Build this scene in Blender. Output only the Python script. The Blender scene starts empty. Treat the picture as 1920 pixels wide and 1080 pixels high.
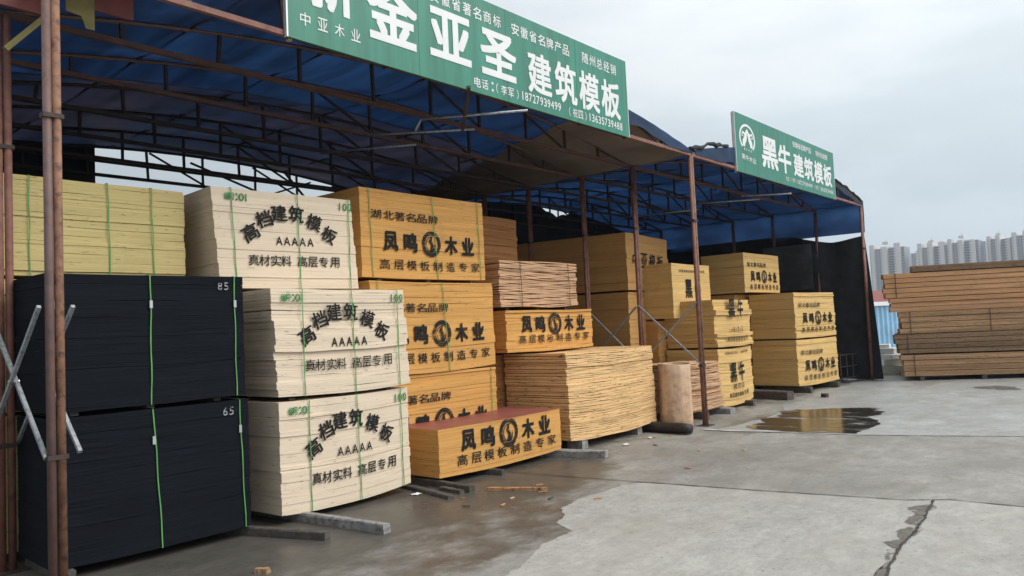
import bpy, math, random
from mathutils import Vector, Matrix, noise as mnoise
R = math.radians
rnd = random.Random(7)
sc = bpy.context.scene
C = sc.collection

# ------------------------------------------------------------------ camera
cam = bpy.data.objects.new("camera", bpy.data.cameras.new("camera"))
C.objects.link(cam)
cam.data.sensor_width = 36.0
cam.data.lens = 1450 / 1920 * 36
cam.data.clip_start = 0.1
cam.data.clip_end = 6000
m = Matrix(((0.6498919648631472, -0.010482128465534632, -0.7599543137512609, 0),
            (-0.7586995603402245, -0.06801001096388423, -0.6478808652431728, 0),
            (-0.0448933307504337, 0.9976295722318601, -0.05214519591391379, 2.15),
            (0, 0, 0, 1)))
cam.matrix_world = m
sc.camera = cam

# ------------------------------------------------------------------ sky, sun, exposure
SUN_EL, SUN_AZ = 42.0, -62.0        # azimuth of the direction towards the sun, from +x towards +y
w = bpy.data.worlds.new("World"); sc.world = w; w.use_nodes = True
nt = w.node_tree; nt.nodes.clear()
def N(t, **kw):
    n = nt.nodes.new(t)
    for k, v in kw.items():
        setattr(n, k, v)
    return n
L = lambda a, b: nt.links.new(a, b)
out = N('ShaderNodeOutputWorld'); bg = N('ShaderNodeBackground')
sky = N('ShaderNodeTexSky', sky_type='NISHITA', sun_disc=False)
sky.sun_elevation = R(SUN_EL); sky.sun_rotation = R(90 - SUN_AZ)
sky.air_density = 1.5; sky.dust_density = 4.0
tc = N('ShaderNodeTexCoord'); sep = N('ShaderNodeSeparateXYZ'); L(tc.outputs['Generated'], sep.inputs[0])
# overcast layer: pale blue-grey at the horizon, brighter towards the zenith, with soft cloud masses
ramp = N('ShaderNodeValToRGB'); L(sep.outputs[2], ramp.inputs[0])
e = ramp.color_ramp.elements
e[0].position = 0.0; e[0].color = (4.8, 5.8, 6.8, 1)
e[1].position = 1.0; e[1].color = (14.5, 14.9, 15.2, 1)
k = e.new(0.10); k.color = (5.75, 6.7, 7.5, 1)
k = e.new(0.30); k.color = (8.2, 8.85, 9.2, 1)
k = e.new(0.55); k.color = (11.0, 11.5, 11.8, 1)
mp = N('ShaderNodeMapping'); mp.inputs['Scale'].default_value = (1.6, 1.6, 5.0); L(tc.outputs['Generated'], mp.inputs[0])
cn = N('ShaderNodeTexNoise'); cn.inputs['Scale'].default_value = 1.7; cn.inputs['Detail'].default_value = 5
cn.inputs['Roughness'].default_value = 0.5; L(mp.outputs[0], cn.inputs[0])
cr = N('ShaderNodeMapRange'); cr.interpolation_type = 'SMOOTHSTEP'; cr.inputs[1].default_value = .36; cr.inputs[2].default_value = .62
cr.inputs[3].default_value = .91; cr.inputs[4].default_value = 1.07; L(cn.outputs[0], cr.inputs[0])
mul = N('ShaderNodeVectorMath', operation='SCALE'); L(ramp.outputs[0], mul.inputs[0]); L(cr.outputs[0], mul.inputs['Scale'])
GLOW_AZ = -35  # sky brightened here, dimmed opposite; shaped to darken the stacks' left faces
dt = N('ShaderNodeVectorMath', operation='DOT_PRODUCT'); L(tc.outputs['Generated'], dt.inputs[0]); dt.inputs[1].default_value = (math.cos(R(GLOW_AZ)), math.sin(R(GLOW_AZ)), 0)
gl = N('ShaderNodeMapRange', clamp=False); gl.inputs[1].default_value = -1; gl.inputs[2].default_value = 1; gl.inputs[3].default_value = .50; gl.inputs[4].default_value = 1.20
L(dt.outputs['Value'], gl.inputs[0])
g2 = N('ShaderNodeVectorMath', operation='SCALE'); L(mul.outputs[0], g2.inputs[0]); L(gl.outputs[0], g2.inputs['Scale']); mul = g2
warm = N('ShaderNodeMapRange'); warm.inputs[1].default_value = .45; warm.inputs[2].default_value = .65; L(cn.outputs[0], warm.inputs[0])
wm = N('ShaderNodeMix', data_type='RGBA'); L(warm.outputs[0], wm.inputs[0]); wm.inputs[6].default_value = (.985, 1.0, 1.01, 1); wm.inputs[7].default_value = (1.03, 1.0, .985, 1)
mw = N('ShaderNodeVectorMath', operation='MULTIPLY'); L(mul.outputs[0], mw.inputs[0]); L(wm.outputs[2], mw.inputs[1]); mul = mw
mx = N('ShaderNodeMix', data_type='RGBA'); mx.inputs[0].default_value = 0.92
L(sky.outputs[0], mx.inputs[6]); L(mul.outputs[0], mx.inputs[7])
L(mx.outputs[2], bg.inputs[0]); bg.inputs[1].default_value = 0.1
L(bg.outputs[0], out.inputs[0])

sun = bpy.data.objects.new("sun", bpy.data.lights.new("sun", 'SUN'))
sun.data.energy = 2.3; sun.data.angle = R(40); sun.data.color = (1.0, 0.965, 0.91)
d = Vector((math.cos(R(SUN_AZ)) * math.cos(R(SUN_EL)), math.sin(R(SUN_AZ)) * math.cos(R(SUN_EL)), math.sin(R(SUN_EL))))
sun.rotation_euler = d.to_track_quat('Z', 'Y').to_euler(); sun.location = (0, -20, 30)
C.objects.link(sun)
sc.view_settings.view_transform = 'Standard'
sc.view_settings.look = 'None'
sc.view_settings.exposure = 0.08
sc.view_settings.gamma = 1.0

# ------------------------------------------------------------------ helpers
class MB:
    def __init__(s): s.v = []; s.f = []
    def face_grid(s, fn, nu, nv):
        b = len(s.v)
        for j in range(nv + 1):
            for i in range(nu + 1):
                s.v.append(tuple(fn(i / nu, j / nv)))
        for j in range(nv):
            for i in range(nu):
                a = b + j * (nu + 1) + i
                s.f.append((a, a + 1, a + nu + 2, a + nu + 1))
        return s
    def box(s, x0, x1, y0, y1, z0, z1, xf=None):
        b = len(s.v)
        p = [(x0, y0, z0), (x1, y0, z0), (x1, y1, z0), (x0, y1, z0), (x0, y0, z1), (x1, y0, z1), (x1, y1, z1), (x0, y1, z1)]
        if xf: p = [tuple(xf(Vector(q))) for q in p]
        s.v += p
        s.f += [tuple(b + i for i in q) for q in ((0, 3, 2, 1), (4, 5, 6, 7), (0, 1, 5, 4), (1, 2, 6, 5), (2, 3, 7, 6), (3, 0, 4, 7))]
        return s
    def bar(s, p, q, a, b=None, up=(0, 0, 1)):
        """square bar of section a x b from p to q"""
        b = b or a
        p, q = Vector(p), Vector(q); d = (q - p); l = d.length; d.normalize()
        u = Vector(up)
        if abs(d.dot(u)) > .98: u = Vector((0, 1, 0))
        x = d.cross(u).normalized(); z = x.cross(d).normalized()
        return s.box(-a / 2, a / 2, 0, l, -b / 2, b / 2, lambda t: p + x * t.x + d * t.y + z * t.z)
    def tube(s, pts, r, n=8, caps=True):
        pts = [Vector(p) for p in pts]
        rs = r if isinstance(r, (list, tuple)) else [r] * len(pts)
        base = len(s.v)
        for i, p in enumerate(pts):
            d = (pts[min(i + 1, len(pts) - 1)] - pts[max(i - 1, 0)]).normalized()
            u = Vector((0, 0, 1)) if abs(d.z) < .95 else Vector((0, 1, 0))
            x = d.cross(u).normalized(); z = x.cross(d)
            for j in range(n):
                a = 2 * math.pi * j / n
                s.v.append(tuple(p + (x * math.cos(a) + z * math.sin(a)) * rs[i]))
        for i in range(len(pts) - 1):
            for j in range(n):
                a = base + i * n + j; b = base + i * n + (j + 1) % n
                s.f.append((a, b, b + n, a + n))
        if caps:
            s.f.append(tuple(base + j for j in range(n))[::-1])
            s.f.append(tuple(base + (len(pts) - 1) * n + j for j in range(n)))
        return s
    def poly(s, pts):
        b = len(s.v); s.v += [tuple(p) for p in pts]; s.f.append(tuple(range(b, b + len(pts)))); return s
    def build(s, name, mat, parent=None, smooth=False, loc=None):
        me = bpy.data.meshes.new(name); me.from_pydata(s.v, [], s.f); me.update()
        o = bpy.data.objects.new(name, me); C.objects.link(o)
        if mat: me.materials.append(mat)
        if parent: o.parent = parent
        if loc: o.location = loc
        if smooth:
            for p in me.polygons: p.use_smooth = True
        return o

def tag(o, label=None, cat=None, group=None, kind=None):
    if label: o['label'] = label
    if cat: o['category'] = cat
    if group: o['group'] = group
    if kind: o['kind'] = kind
    return o
def empty(name, loc=(0, 0, 0), rz=0, label=None, cat=None, group=None):
    o = bpy.data.objects.new(name, None); C.objects.link(o)
    o.location = loc; o.rotation_euler = (0, 0, rz); o.empty_display_size = .2
    return tag(o, label, cat, group)

# ------------------------------------------------------------------ materials
def newmat(name):
    mt = bpy.data.materials.new(name); mt.use_nodes = True
    t = mt.node_tree; t.nodes.clear()
    o = t.nodes.new('ShaderNodeOutputMaterial'); b = t.nodes.new('ShaderNodeBsdfPrincipled')
    t.links.new(b.outputs[0], o.inputs[0])
    return mt, t, b, o
RANDOM_SHIFT = True
def nz(t, scale, mscale=(1, 1, 1), detail=4, rough=.55, coord='Object', off=(0, 0, 0)):
    tcn = t.nodes.new('ShaderNodeTexCoord'); mpn = t.nodes.new('ShaderNodeMapping')
    mpn.inputs['Scale'].default_value = mscale; mpn.inputs['Location'].default_value = off
    n = t.nodes.new('ShaderNodeTexNoise'); n.inputs['Scale'].default_value = scale
    n.inputs['Detail'].default_value = detail; n.inputs['Roughness'].default_value = rough
    src = tcn.outputs[coord]
    if coord == 'Object' and RANDOM_SHIFT:
        oi = t.nodes.new('ShaderNodeObjectInfo'); sc_ = t.nodes.new('ShaderNodeMath'); sc_.operation = 'MULTIPLY'; sc_.inputs[1].default_value = 37.0
        t.links.new(oi.outputs['Random'], sc_.inputs[0])
        ad = t.nodes.new('ShaderNodeVectorMath'); ad.operation = 'ADD'; t.links.new(src, ad.inputs[0]); t.links.new(sc_.outputs[0], ad.inputs[1]); src = ad.outputs[0]
    t.links.new(src, mpn.inputs[0]); t.links.new(mpn.outputs[0], n.inputs[0])
    return n.outputs[0]
def mrange(t, s, a, b, c, d_, smooth=False):
    n = t.nodes.new('ShaderNodeMapRange')
    if smooth: n.interpolation_type = 'SMOOTHSTEP'
    for i, v in enumerate((a, b, c, d_)): n.inputs[i + 1].default_value = v
    t.links.new(s, n.inputs[0]); return n.outputs[0]
def mixc(t, fac, a, b):
    n = t.nodes.new('ShaderNodeMix'); n.data_type = 'RGBA'
    if isinstance(fac, float): n.inputs[0].default_value = fac
    else: t.links.new(fac, n.inputs[0])
    for i, v in ((6, a), (7, b)):
        if isinstance(v, tuple): n.inputs[i].default_value = (*v, 1)
        else: t.links.new(v, n.inputs[i])
    return n.outputs[2]
def scalec(t, col, fac):
    n = t.nodes.new('ShaderNodeVectorMath'); n.operation = 'SCALE'
    if isinstance(col, tuple): n.inputs[0].default_value = col
    else: t.links.new(col, n.inputs[0])
    t.links.new(fac, n.inputs['Scale']); return n.outputs[0]
def mathn(t, op, a, b):
    n = t.nodes.new('ShaderNodeMath'); n.operation = op
    for i, v in enumerate((a, b)):
        if isinstance(v, (int, float)): n.inputs[i].default_value = v
        else: t.links.new(v, n.inputs[i])
    return n.outputs[0]

def plain(name, col, rough=.6, var=.25, scale=6, metal=0.0, dirt=None, bump=0, streak=0):
    mt, t, b, o = newmat(name)
    c = scalec(t, col, mrange(t, nz(t, scale), .3, .7, 1 - var, 1 + var))
    if streak: c = scalec(t, c, mrange(t, nz(t, 1, (7, 7, .6), 4, .6, off=(6, 2, 1)), .35, .65, 1 + streak * .4, 1 - streak))
    if dirt:
        f = mrange(t, nz(t, scale * 2.3, off=(3, 1, 7)), .5, .66, 0, 1)
        c = mixc(t, f, c, dirt)
    t.links.new(c, b.inputs['Base Color'])
    b.inputs['Roughness'].default_value = rough; b.inputs['Metallic'].default_value = metal
    if bump:
        bn = t.nodes.new('ShaderNodeBump'); bn.inputs['Strength'].default_value = bump; bn.inputs['Distance'].default_value = .02
        t.links.new(nz(t, scale * 4), bn.inputs['Height']); t.links.new(bn.outputs[0], b.inputs['Normal'])
    return mt

def board(name, col, dark, void=.66, voidw=.04, layer=.14, blot=.12, rough=.75, seam=True):
    """edges of stacked sheets: fine layer tone, dark void dashes in the core"""
    mt, t, b, o = newmat(name)
    lay = mrange(t, nz(t, 1, (1.2, 1.2, 75), 2), .3, .7, 1 - layer, 1 + layer)
    lay2 = mrange(t, nz(t, 1, (.25, .25, 9), 3, off=(2, 5, 1)), .3, .7, 1 - blot, 1 + blot)
    c = scalec(t, scalec(t, col, lay), lay2)
    v = mrange(t, nz(t, 1, (6, 6, 62), 3, .6, off=(9, 4, 2)), void, void + voidw, 0, .85)
    c = mixc(t, v, c, dark)
    st = mrange(t, nz(t, 1, (1.5, 1.5, 2.2), 5, .65, off=(1, 8, 3)), .56, .75, 0, .35)
    c = mixc(t, st, c, scalec(t, col, mrange(t, nz(t, 9), 0, 1, .35, .8)))
    t.links.new(c, b.inputs['Base Color']); b.inputs['Roughness'].default_value = rough
    b.inputs['Specular IOR Level'].default_value = .25
    bn = t.nodes.new('ShaderNodeBump'); bn.inputs['Strength'].default_value = .10; bn.inputs['Distance'].default_value = .006
    t.links.new(nz(t, 1, (4, 4, 75), 2), bn.inputs['Height']); t.links.new(bn.outputs[0], b.inputs['Normal'])
    return mt

def stencil(name, col, hold=.5, scale=9, soft=.12):
    """spray-stencil ink: breaks up where the paint missed the sheet edges"""
    mt, t, b, o = newmat(name)
    b.inputs['Base Color'].default_value = (*col, 1); b.inputs['Roughness'].default_value = .8
    b.inputs['Specular IOR Level'].default_value = .2
    tr = t.nodes.new('ShaderNodeBsdfTransparent'); ms = t.nodes.new('ShaderNodeMixShader')
    n1 = nz(t, scale, (1, 1, 1.6), 4, .6); n2 = nz(t, 1, (5, 5, 80), 1, off=(4, 4, 4))
    f = mathn(t, 'ADD', mathn(t, 'MULTIPLY', n1, .55), mathn(t, 'MULTIPLY', n2, .45))
    f = mrange(t, f, hold - soft, hold + soft, 0.0, .97, True)
    t.links.new(f, ms.inputs[0]); t.links.new(tr.outputs[0], ms.inputs[1]); t.links.new(b.outputs[0], ms.inputs[2])
    t.links.new(ms.outputs[0], o.inputs[0])
    return mt

M = {}
M['white'] = board('white_board', (.72, .605, .465), (.27, .20, .13), void=.655, layer=.05, blot=.05)
M['orange'] = board('orange_board', (.63, .335, .10), (.13, .055, .018), void=.66, layer=.12)
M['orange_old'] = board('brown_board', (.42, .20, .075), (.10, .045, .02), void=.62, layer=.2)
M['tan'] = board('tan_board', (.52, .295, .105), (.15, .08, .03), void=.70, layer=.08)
M['pale'] = board('pale_yellow_board', (.68, .46, .185), (.17, .10, .05), void=.66, layer=.09)
M['yellow'] = board('yellow_board', (.60, .49, .22), (.24, .17, .08), void=.645, layer=.08, blot=.06)
M['black'] = board('black_board', (.0085, .0105, .015), (.03, .03, .032), void=.72, layer=.3, rough=.8)
M['black'].node_tree.nodes['Principled BSDF'].inputs['Specular IOR Level'].default_value = .08
M['core'] = board('raw_core_board', (.72, .475, .23), (.035, .02, .012), void=.62, voidw=.02, layer=.2)
M['core_pink'] = board('raw_pink_board', (.58, .36, .215), (.12, .06, .035), void=.63, layer=.2)
M['red_film'] = plain('red_film_face', (.27, .085, .07), .45, .2, 3)
M['roll'] = plain('veneer_sheet', (.58, .395, .26), .65, .16, 3, dirt=(.42, .25, .14), bump=.15, streak=.2)
M['timber'] = board('raw_timber', (.40, .245, .135), (.13, .07, .035), void=.60, layer=.22, blot=.35)
M['timber_red'] = board('red_timber', (.52, .285, .145), (.22, .10, .05), void=.63, layer=.2, blot=.25)
M['timber_old'] = board('weathered_timber', (.23, .15, .09), (.08, .05, .03), void=.58, layer=.2, blot=.3)
M['ink'] = stencil('black_ink', (.018, .018, .018), .395)
M['ink_worn'] = stencil('worn_ink', (.03, .022, .018), .45)
M['ink_green'] = stencil('green_ink', (.03, .22, .07), .38)
M['ink_white'] = stencil('white_chalk', (.36, .38, .38), .47, 14)
M['strap'] = plain('green_strap', (.09, .30, .075), .45, .25, 4)
M['strap_dark'] = plain('dark_strap', (.06, .04, .035), .5)
M['clip'] = plain('steel_clip', (.55, .57, .58), .3, .1, 8, .8)
M['rust'] = plain('rust_pipe', (.20, .082, .065), .65, .4, 5, dirt=(.21, .115, .06), bump=.3)
M['rust_brown'] = plain('brown_pipe', (.225, .115, .068), .7, .4, 5, dirt=(.10, .045, .035), bump=.3)
M['rust_grey'] = plain('grey_pipe', (.13, .085, .08), .6, .25, 9, dirt=(.18, .085, .06))
M['chord'] = plain('shaded_chord', (.036, .025, .023), .65, .3, 5, dirt=(.06, .03, .022))  # darker copy of the front chord; shade deep in the shed put into colour
M['chord_front'] = plain('front_chord', (.10, .055, .045), .6, .3, 5, dirt=(.12, .055, .04))  # lighter copy, for the trusses near the open front
M['galv'] = plain('galvanised_steel', (.36, .39, .41), .42, .15, 10, .35, dirt=(.2, .2, .2))
M['sign_post'] = plain('yellow_post', (.45, .33, .15), .7)
M['red_plate'] = plain('red_plate', (.17, .045, .035), .6, .25, 4)
M['olive_plate'] = plain('olive_plate', (.22, .18, .06), .7, .25, 6)
M['net'] = plain('black_net', (.014, .018, .025), .85, .5, 2.5)
M['concrete_block'] = plain('concrete_beam', (.27, .265, .255), .9, .25, 7, dirt=(.15, .145, .14), bump=.5)
M['log'] = plain('wet_log', (.022, .018, .016), .5, .4, 12, bump=.6)
M['bearer'] = plain('dark_bearer', (.07, .062, .055), .8, .35, 9, dirt=(.11, .095, .08), bump=.3)
M['stick'] = plain('split_stick', (.48, .25, .11), .7, .2, 7, dirt=(.09, .05, .03))
M['paper'] = plain('scrap_paper', (.7, .7, .68), .8, .1)
M['foam'] = plain('white_foam', (.82, .84, .82), .8, .05, 5)
M['foam_green'] = plain('pale_green_foam', (.68, .74, .60), .8, .1, 5)
M['blue_sheet'] = plain('blue_sheet', (.27, .50, .70), .5, .15, 2)
M['white_roof'] = plain('white_sheet', (.75, .77, .8), .6, .08, 2)
M['red_roof'] = plain('red_roof', (.3, .10, .09), .7)
M['leaf'] = plain('far_leaf', (.085, .13, .04), .9, .4, .25)
M['tower'] = plain('tower_wall', (.62, .59, .58), .8, .05, .02)
M['tower_grey'] = plain('tower_bay', (.27, .28, .32), .8, .06, .02)
M['window'] = plain('tower_glass', (.03, .05, .09), .3, .3, .2)
M['balcony_blue'] = plain('balcony_glass', (.07, .13, .23), .4, .2, .2)
M['sign_green'] = plain('sign_green', (.026, .205, .140), .45, .10, .55, bump=.06, streak=.22)
M['sign_white'] = plain('sign_white', (.72, .74, .74), .5, .04, 3)
M['sign_edge'] = plain('sign_edge', (.6, .63, .65), .4, .1, 3, .3)

def tarp(name, cols, trans, scale=.45):
    mt, t, b, o = newmat(name)
    f = mrange(t, nz(t, scale, (1, .6, 1), 4, .55), .40, .60, 0, 1, True)
    c = mixc(t, f, cols[0], cols[1])
    c = scalec(t, c, mrange(t, nz(t, 1, (2.2, .5, 1), 3, off=(3, 3, 3)), .3, .7, .78, 1.2))
    t.links.new(c, b.inputs['Base Color']); b.inputs['Roughness'].default_value = .55
    tl = t.nodes.new('ShaderNodeBsdfTranslucent'); ms = t.nodes.new('ShaderNodeMixShader')
    c2 = mixc(t, f, trans[0], trans[1])
    c2 = scalec(t, c2, mrange(t, nz(t, 1, (3.0, .35, 1), 4, .6, off=(5, 1, 3)),   .3, .7, .45, 1.55))
    t.links.new(c2, tl.inputs[0]); ms.inputs[0].default_value = .5
    t.links.new(b.outputs[0], ms.inputs[1]); t.links.new(tl.outputs[0], ms.inputs[2]); t.links.new(ms.outputs[0], o.inputs[0])
    return mt
M['tarp_blue'] = tarp('blue_tarp', ((.022, .055, .13), (.02, .042, .10)), ((.011, .036, .10), (.006, .019, .056)))
M['tarp_grey'] = tarp('aged_tarp', ((.055, .055, .08), (.028, .04, .08)), ((.020, .020, .034), (.008, .014, .034)))
M['tarp_thin'] = tarp('outer_tarp', ((.03, .08, .18), (.025, .06, .14)), ((.03, .06, .13), (.02, .05, .11)))
M['tarp_side'] = tarp('side_tarp', ((.03, .08, .18), (.025, .06, .14)), ((.03, .085, .21), (.02, .05, .13)), .8)
M['net_thin'] = tarp('thin_net', ((.15, .16, .18), (.10, .105, .115)), ((.08, .09, .105), (.035, .04, .045)), 1.5)
M['tarp_beige'] = tarp('beige_tarp', ((.36, .31, .26), (.27, .24, .205)), ((.10, .086, .07), (.075, .064, .052)))

def concrete(name, base, lo, hi, warm, wet_attr=False, rough=.75, scale=1.0):
    mt, t, b, o = newmat(name)
    big = mrange(t, nz(t, .42 * scale, (1, 1.6, 1), 6, .6), .33, .67, lo, hi)
    mid = mrange(t, nz(t, 2.6 * scale, (1, 1.5, 1), 6, .65, off=(4, 2, 0)), .3, .7, .86, 1.14)
    fine = mathn(t, 'MULTIPLY', mrange(t, nz(t, 60, detail=4, rough=.75), .3, .7, .80, 1.20), mrange(t, nz(t, 9, (1, 1.4, 1), 5, .7, off=(7, 7, 0)), .32, .68, .84, 1.14))
    c = scalec(t, scalec(t, scalec(t, base, big), mid), fine)
    wf = mrange(t, nz(t, .9 * scale, (1, 1.3, 1), 5, .6, off=(8, 3, 0)), .42, .66, 0, .75)
    c = mixc(t, wf, c, scalec(t, warm, mid))
    sp = mrange(t, nz(t, 17, detail=3, off=(2, 9, 0)), .665, .70, 0, .75)
    c = mixc(t, sp, c, scalec(t, base, mrange(t, nz(t, 3), 0, 1, .3, .6)))
    r = mrange(t, nz(t, .8, detail=4), .3, .7, rough - .12, rough + .12)
    if wet_attr:
        at = t.nodes.new('ShaderNodeAttribute'); at.attribute_name = 'wet'
        n = mathn(t, 'ADD', at.outputs['Fac'], mathn(t, 'MULTIPLY', mathn(t, 'SUBTRACT', nz(t, 2.2, (1, 1.4, 1), 6, .65, off=(1, 1, 1)), .5), .95))
        wv = mrange(t, n, .35, .75, 0, 1, True)
        c = mixc(t, wv, c, scalec(t, (.090, .084, .074), mathn(t, 'MULTIPLY', mid, fine)))
        r = mathn(t, 'SUBTRACT', r, mathn(t, 'MULTIPLY', wv, .26))
    t.links.new(c, b.inputs['Base Color']); t.links.new(r, b.inputs['Roughness'])
    b.inputs['Specular IOR Level'].default_value = .35
    bn = t.nodes.new('ShaderNodeBump'); bn.inputs['Strength'].default_value = .3; bn.inputs['Distance'].default_value = .01
    t.links.new(nz(t, 30, detail=5, rough=.7), bn.inputs['Height']); t.links.new(bn.outputs[0], b.inputs['Normal'])
    return mt
M['ground'] = concrete('yard_concrete', (.268, .26, .24), .80, 1.2, (.205, .192, .168), True, .62)
M['patch'] = concrete('pale_slab', (.355, .348, .325), .88, 1.10, (.325, .31, .28), False, .7)
M['far_slab'] = concrete('far_slab', (.345, .358, .352), .88, 1.08, (.26, .255, .235), False, .5)
M['crack'] = plain('crack_dirt', (.045, .04, .033), .9, .5, 6)
M['damp'] = plain('damp_patch', (.135, .122, .10), .55, .3, 5)
def see_through(mt, lo, hi, sc_, msc):
    t = mt.node_tree; o = [n for n in t.nodes if n.type == 'OUTPUT_MATERIAL'][0]; b = [n for n in t.nodes if n.type == 'BSDF_PRINCIPLED'][0]
    tr = t.nodes.new('ShaderNodeBsdfTransparent'); ms = t.nodes.new('ShaderNodeMixShader')
    t.links.new(mrange(t, nz(t, sc_, msc, 6, .65), lo, hi, .05, .9, True), ms.inputs[0])
    t.links.new(tr.outputs[0], ms.inputs[1]); t.links.new(b.outputs[0], ms.inputs[2]); t.links.new(ms.outputs[0], o.inputs[0])
M['damp'] = plain('damp_patch', (.11, .098, .078), .55, .4, 5); see_through(M['damp'], .36, .56, 5, (1, 1, 1))
M['dry'] = plain('dry_cement', (.46, .47, .46), .8, .15, 4); see_through(M['dry'], .35, .5, 3, (1, 1, 1))
mt, t, b, o = newmat('puddle_water')
b.inputs['Base Color'].default_value = (.035, .03, .022, 1); b.inputs['Roughness'].default_value = .045; b.inputs['Specular IOR Level'].default_value = .8
bn = t.nodes.new('ShaderNodeBump'); bn.inputs['Strength'].default_value = .04; bn.inputs['Distance'].default_value = .02
t.links.new(nz(t, 3, (1, 1, 1), 2), bn.inputs['Height']); t.links.new(bn.outputs[0], b.inputs['Normal'])
b.inputs['Roughness'].default_value = .15
tr = t.nodes.new('ShaderNodeBsdfTransparent'); ms = t.nodes.new('ShaderNodeMixShader')
t.links.new(mrange(t, nz(t, 1.3, (1.6, .55, 1), 5, .6, off=(2, 6, 0)), .40, .50, 0.08, .92, True), ms.inputs[0])
t.links.new(tr.outputs[0], ms.inputs[1]); t.links.new(b.outputs[0], ms.inputs[2]); t.links.new(ms.outputs[0], o.inputs[0])
M['water'] = mt

# ------------------------------------------------------------------ lettering
_gl = {}
def glyph(ch):
    if ch not in _gl:
        cu = bpy.data.curves.new('g', 'FONT'); cu.body = ch; cu.size = 1.0; cu.fill_mode = 'FRONT'
        cu.resolution_u = 3; cu.align_x = 'LEFT'
        ob = bpy.data.objects.new('g', cu); C.objects.link(ob)
        dg = bpy.context.evaluated_depsgraph_get(); dg.update()
        me = bpy.data.meshes.new_from_object(ob.evaluated_get(dg))
        v = [(p.co.x, p.co.y) for p in me.vertices]; f = [tuple(p.vertices) for p in me.polygons]
        bpy.data.objects.remove(ob); bpy.data.curves.remove(cu); bpy.data.meshes.remove(me)
        if v:
            xs = [p[0] for p in v]; ys = [p[1] for p in v]
            bb = (min(xs), max(xs), min(ys), max(ys))
        else: bb = (0, 1, 0, 1)
        _gl[ch] = (v, f, bb)
    return _gl[ch]
class Text:
    """collects glyphs in a plane (x right, z up); cut() starts a new line of writing (a part of its own)"""
    def __init__(s): s.v = []; s.f = []; s.done = []
    def cut(s, name=None):
        if s.v: s.done.append((name, s.v, s.f)); s.v = []; s.f = []
        return s
    def ch(s, c, cx, cz, w_, h, rot=0.0, bold=.012):
        v, f, (x0, x1, y0, y1) = glyph(c)
        if not v: return
        ca, sa = math.cos(rot), math.sin(rot)
        mw, mh = (x1 + x0) / 2, (y1 + y0) / 2
        bx = bold * .75
        sx, sy = w_ / (max(x1 - x0, .28) + 2 * bx), h / (max(y1 - y0, .3) + 2 * bx)
        if (x1 - x0) < .28: sx = min(sx, sy)
        sh = [(0, 0)] if bold <= 0 else [(-bx, 0), (bx, 0), (0, bx), (0, -bx)]
        if bold > .02: sh += [(-bx, bx), (bx, -bx), (bx, bx), (-bx, -bx), (0, 0)]
        for k_, (ex, ey) in enumerate(sh):      # a heavier weight: shifted copies, a hair apart in depth
            b = len(s.v)
            for x, y in v:
                a, q = (x + ex - mw) * sx, (y + ey - mh) * sy
                s.v.append((cx + a * ca - q * sa, cz + a * sa + q * ca, -.0004 * k_))
            s.f += [tuple(b + i for i in q) for q in f]
    def row(s, txt, p0, p1, w_, h, bold=.012):
        n = len(txt)
        for i, c in enumerate(txt):
            if c == ' ': continue
            a = i / max(n - 1, 1)
            s.ch(c, p0[0] + (p1[0] - p0[0]) * a, p0[1] + (p1[1] - p0[1]) * a, w_, h, 0, bold)
    def ring(s, cx, cz, ro, ri, a0=0, a1=360, n=32, sq=1.0):
        b = len(s.v)
        for i in range(n + 1):
            a = R(a0 + (a1 - a0) * i / n)
            s.v += [(cx + ro * math.cos(a) * sq, cz + ro * math.sin(a), 0), (cx + ri * math.cos(a) * sq, cz + ri * math.sin(a), 0)]
        for i in range(n):
            s.f.append((b + 2 * i, b + 2 * i + 2, b + 2 * i + 3, b + 2 * i + 1))
    def stroke(s, pts, ws):
        b = len(s.v); n = len(pts)
        for i, p in enumerate(pts):
            q, r_ = pts[max(i - 1, 0)], pts[min(i + 1, n - 1)]
            dx, dz = r_[0] - q[0], r_[1] - q[1]; l = math.hypot(dx, dz) or 1
            nx, nz_ = -dz / l * ws[i] / 2, dx / l * ws[i] / 2
            k_ = -.0005 * (len(s.v) % 7 + 1); s.v += [(p[0] + nx, p[1] + nz_, k_), (p[0] - nx, p[1] - nz_, k_)]
        for i in range(n - 1):
            s.f.append((b + 2 * i, b + 2 * i + 2, b + 2 * i + 3, b + 2 * i + 1))
    def build(s, name, mat, parent, y, warp=None, zmax=None):
        s.cut(); o = None
        for nm, vv, ff in s.done:
            vs = []
            for x, z, dy in vv:
                if zmax is not None: z = min(z, zmax)
                if warp: z += warp(x, z)
                vs.append((x, y + dy, z))
            me = bpy.data.meshes.new(nm or name); me.from_pydata(vs, [], ff); me.update()
            o = bpy.data.objects.new(nm or name, me); C.objects.link(o); me.materials.append(mat); o.parent = parent
        return o

# ------------------------------------------------------------------ ground
def wetness(x, y):
    # damp floor under the eaves and in front of the first stacks
    def sm(a, b, v):
        t_ = max(0, min(1, (v - a) / (b - a))); return t_ * t_ * (3 - 2 * t_)
    edge = 6.15 + .35 * mnoise.noise((x * .8, y * .8, 2)) - sm(8.6, 12, x) * -1.2
    v = sm(edge - 1.0, edge + .9, y) * (1 - sm(9.5, 11.5, x) * .45)
    v = max(v, .62 * sm(4.3, 5.2, y) * (1 - sm(7.6, 9.2, x)))
    v = max(v, .8 * math.exp(-(((x - 15.6) / 2.3) ** 2 + ((y - 6.3) / 1.1) ** 2)))
    v = max(v, .75 * math.exp(-(((x - 24.1) / 1.0) ** 2 + ((y - 3.7) / .7) ** 2)))
    v = max(v, .28 * math.exp(-(((x - 9.0) / 3.0) ** 2 + ((y - 4.7) / 2.2) ** 2)))
    if x > 26: v *= max(0, 1 - (x - 26) / 3)
    return v
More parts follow.
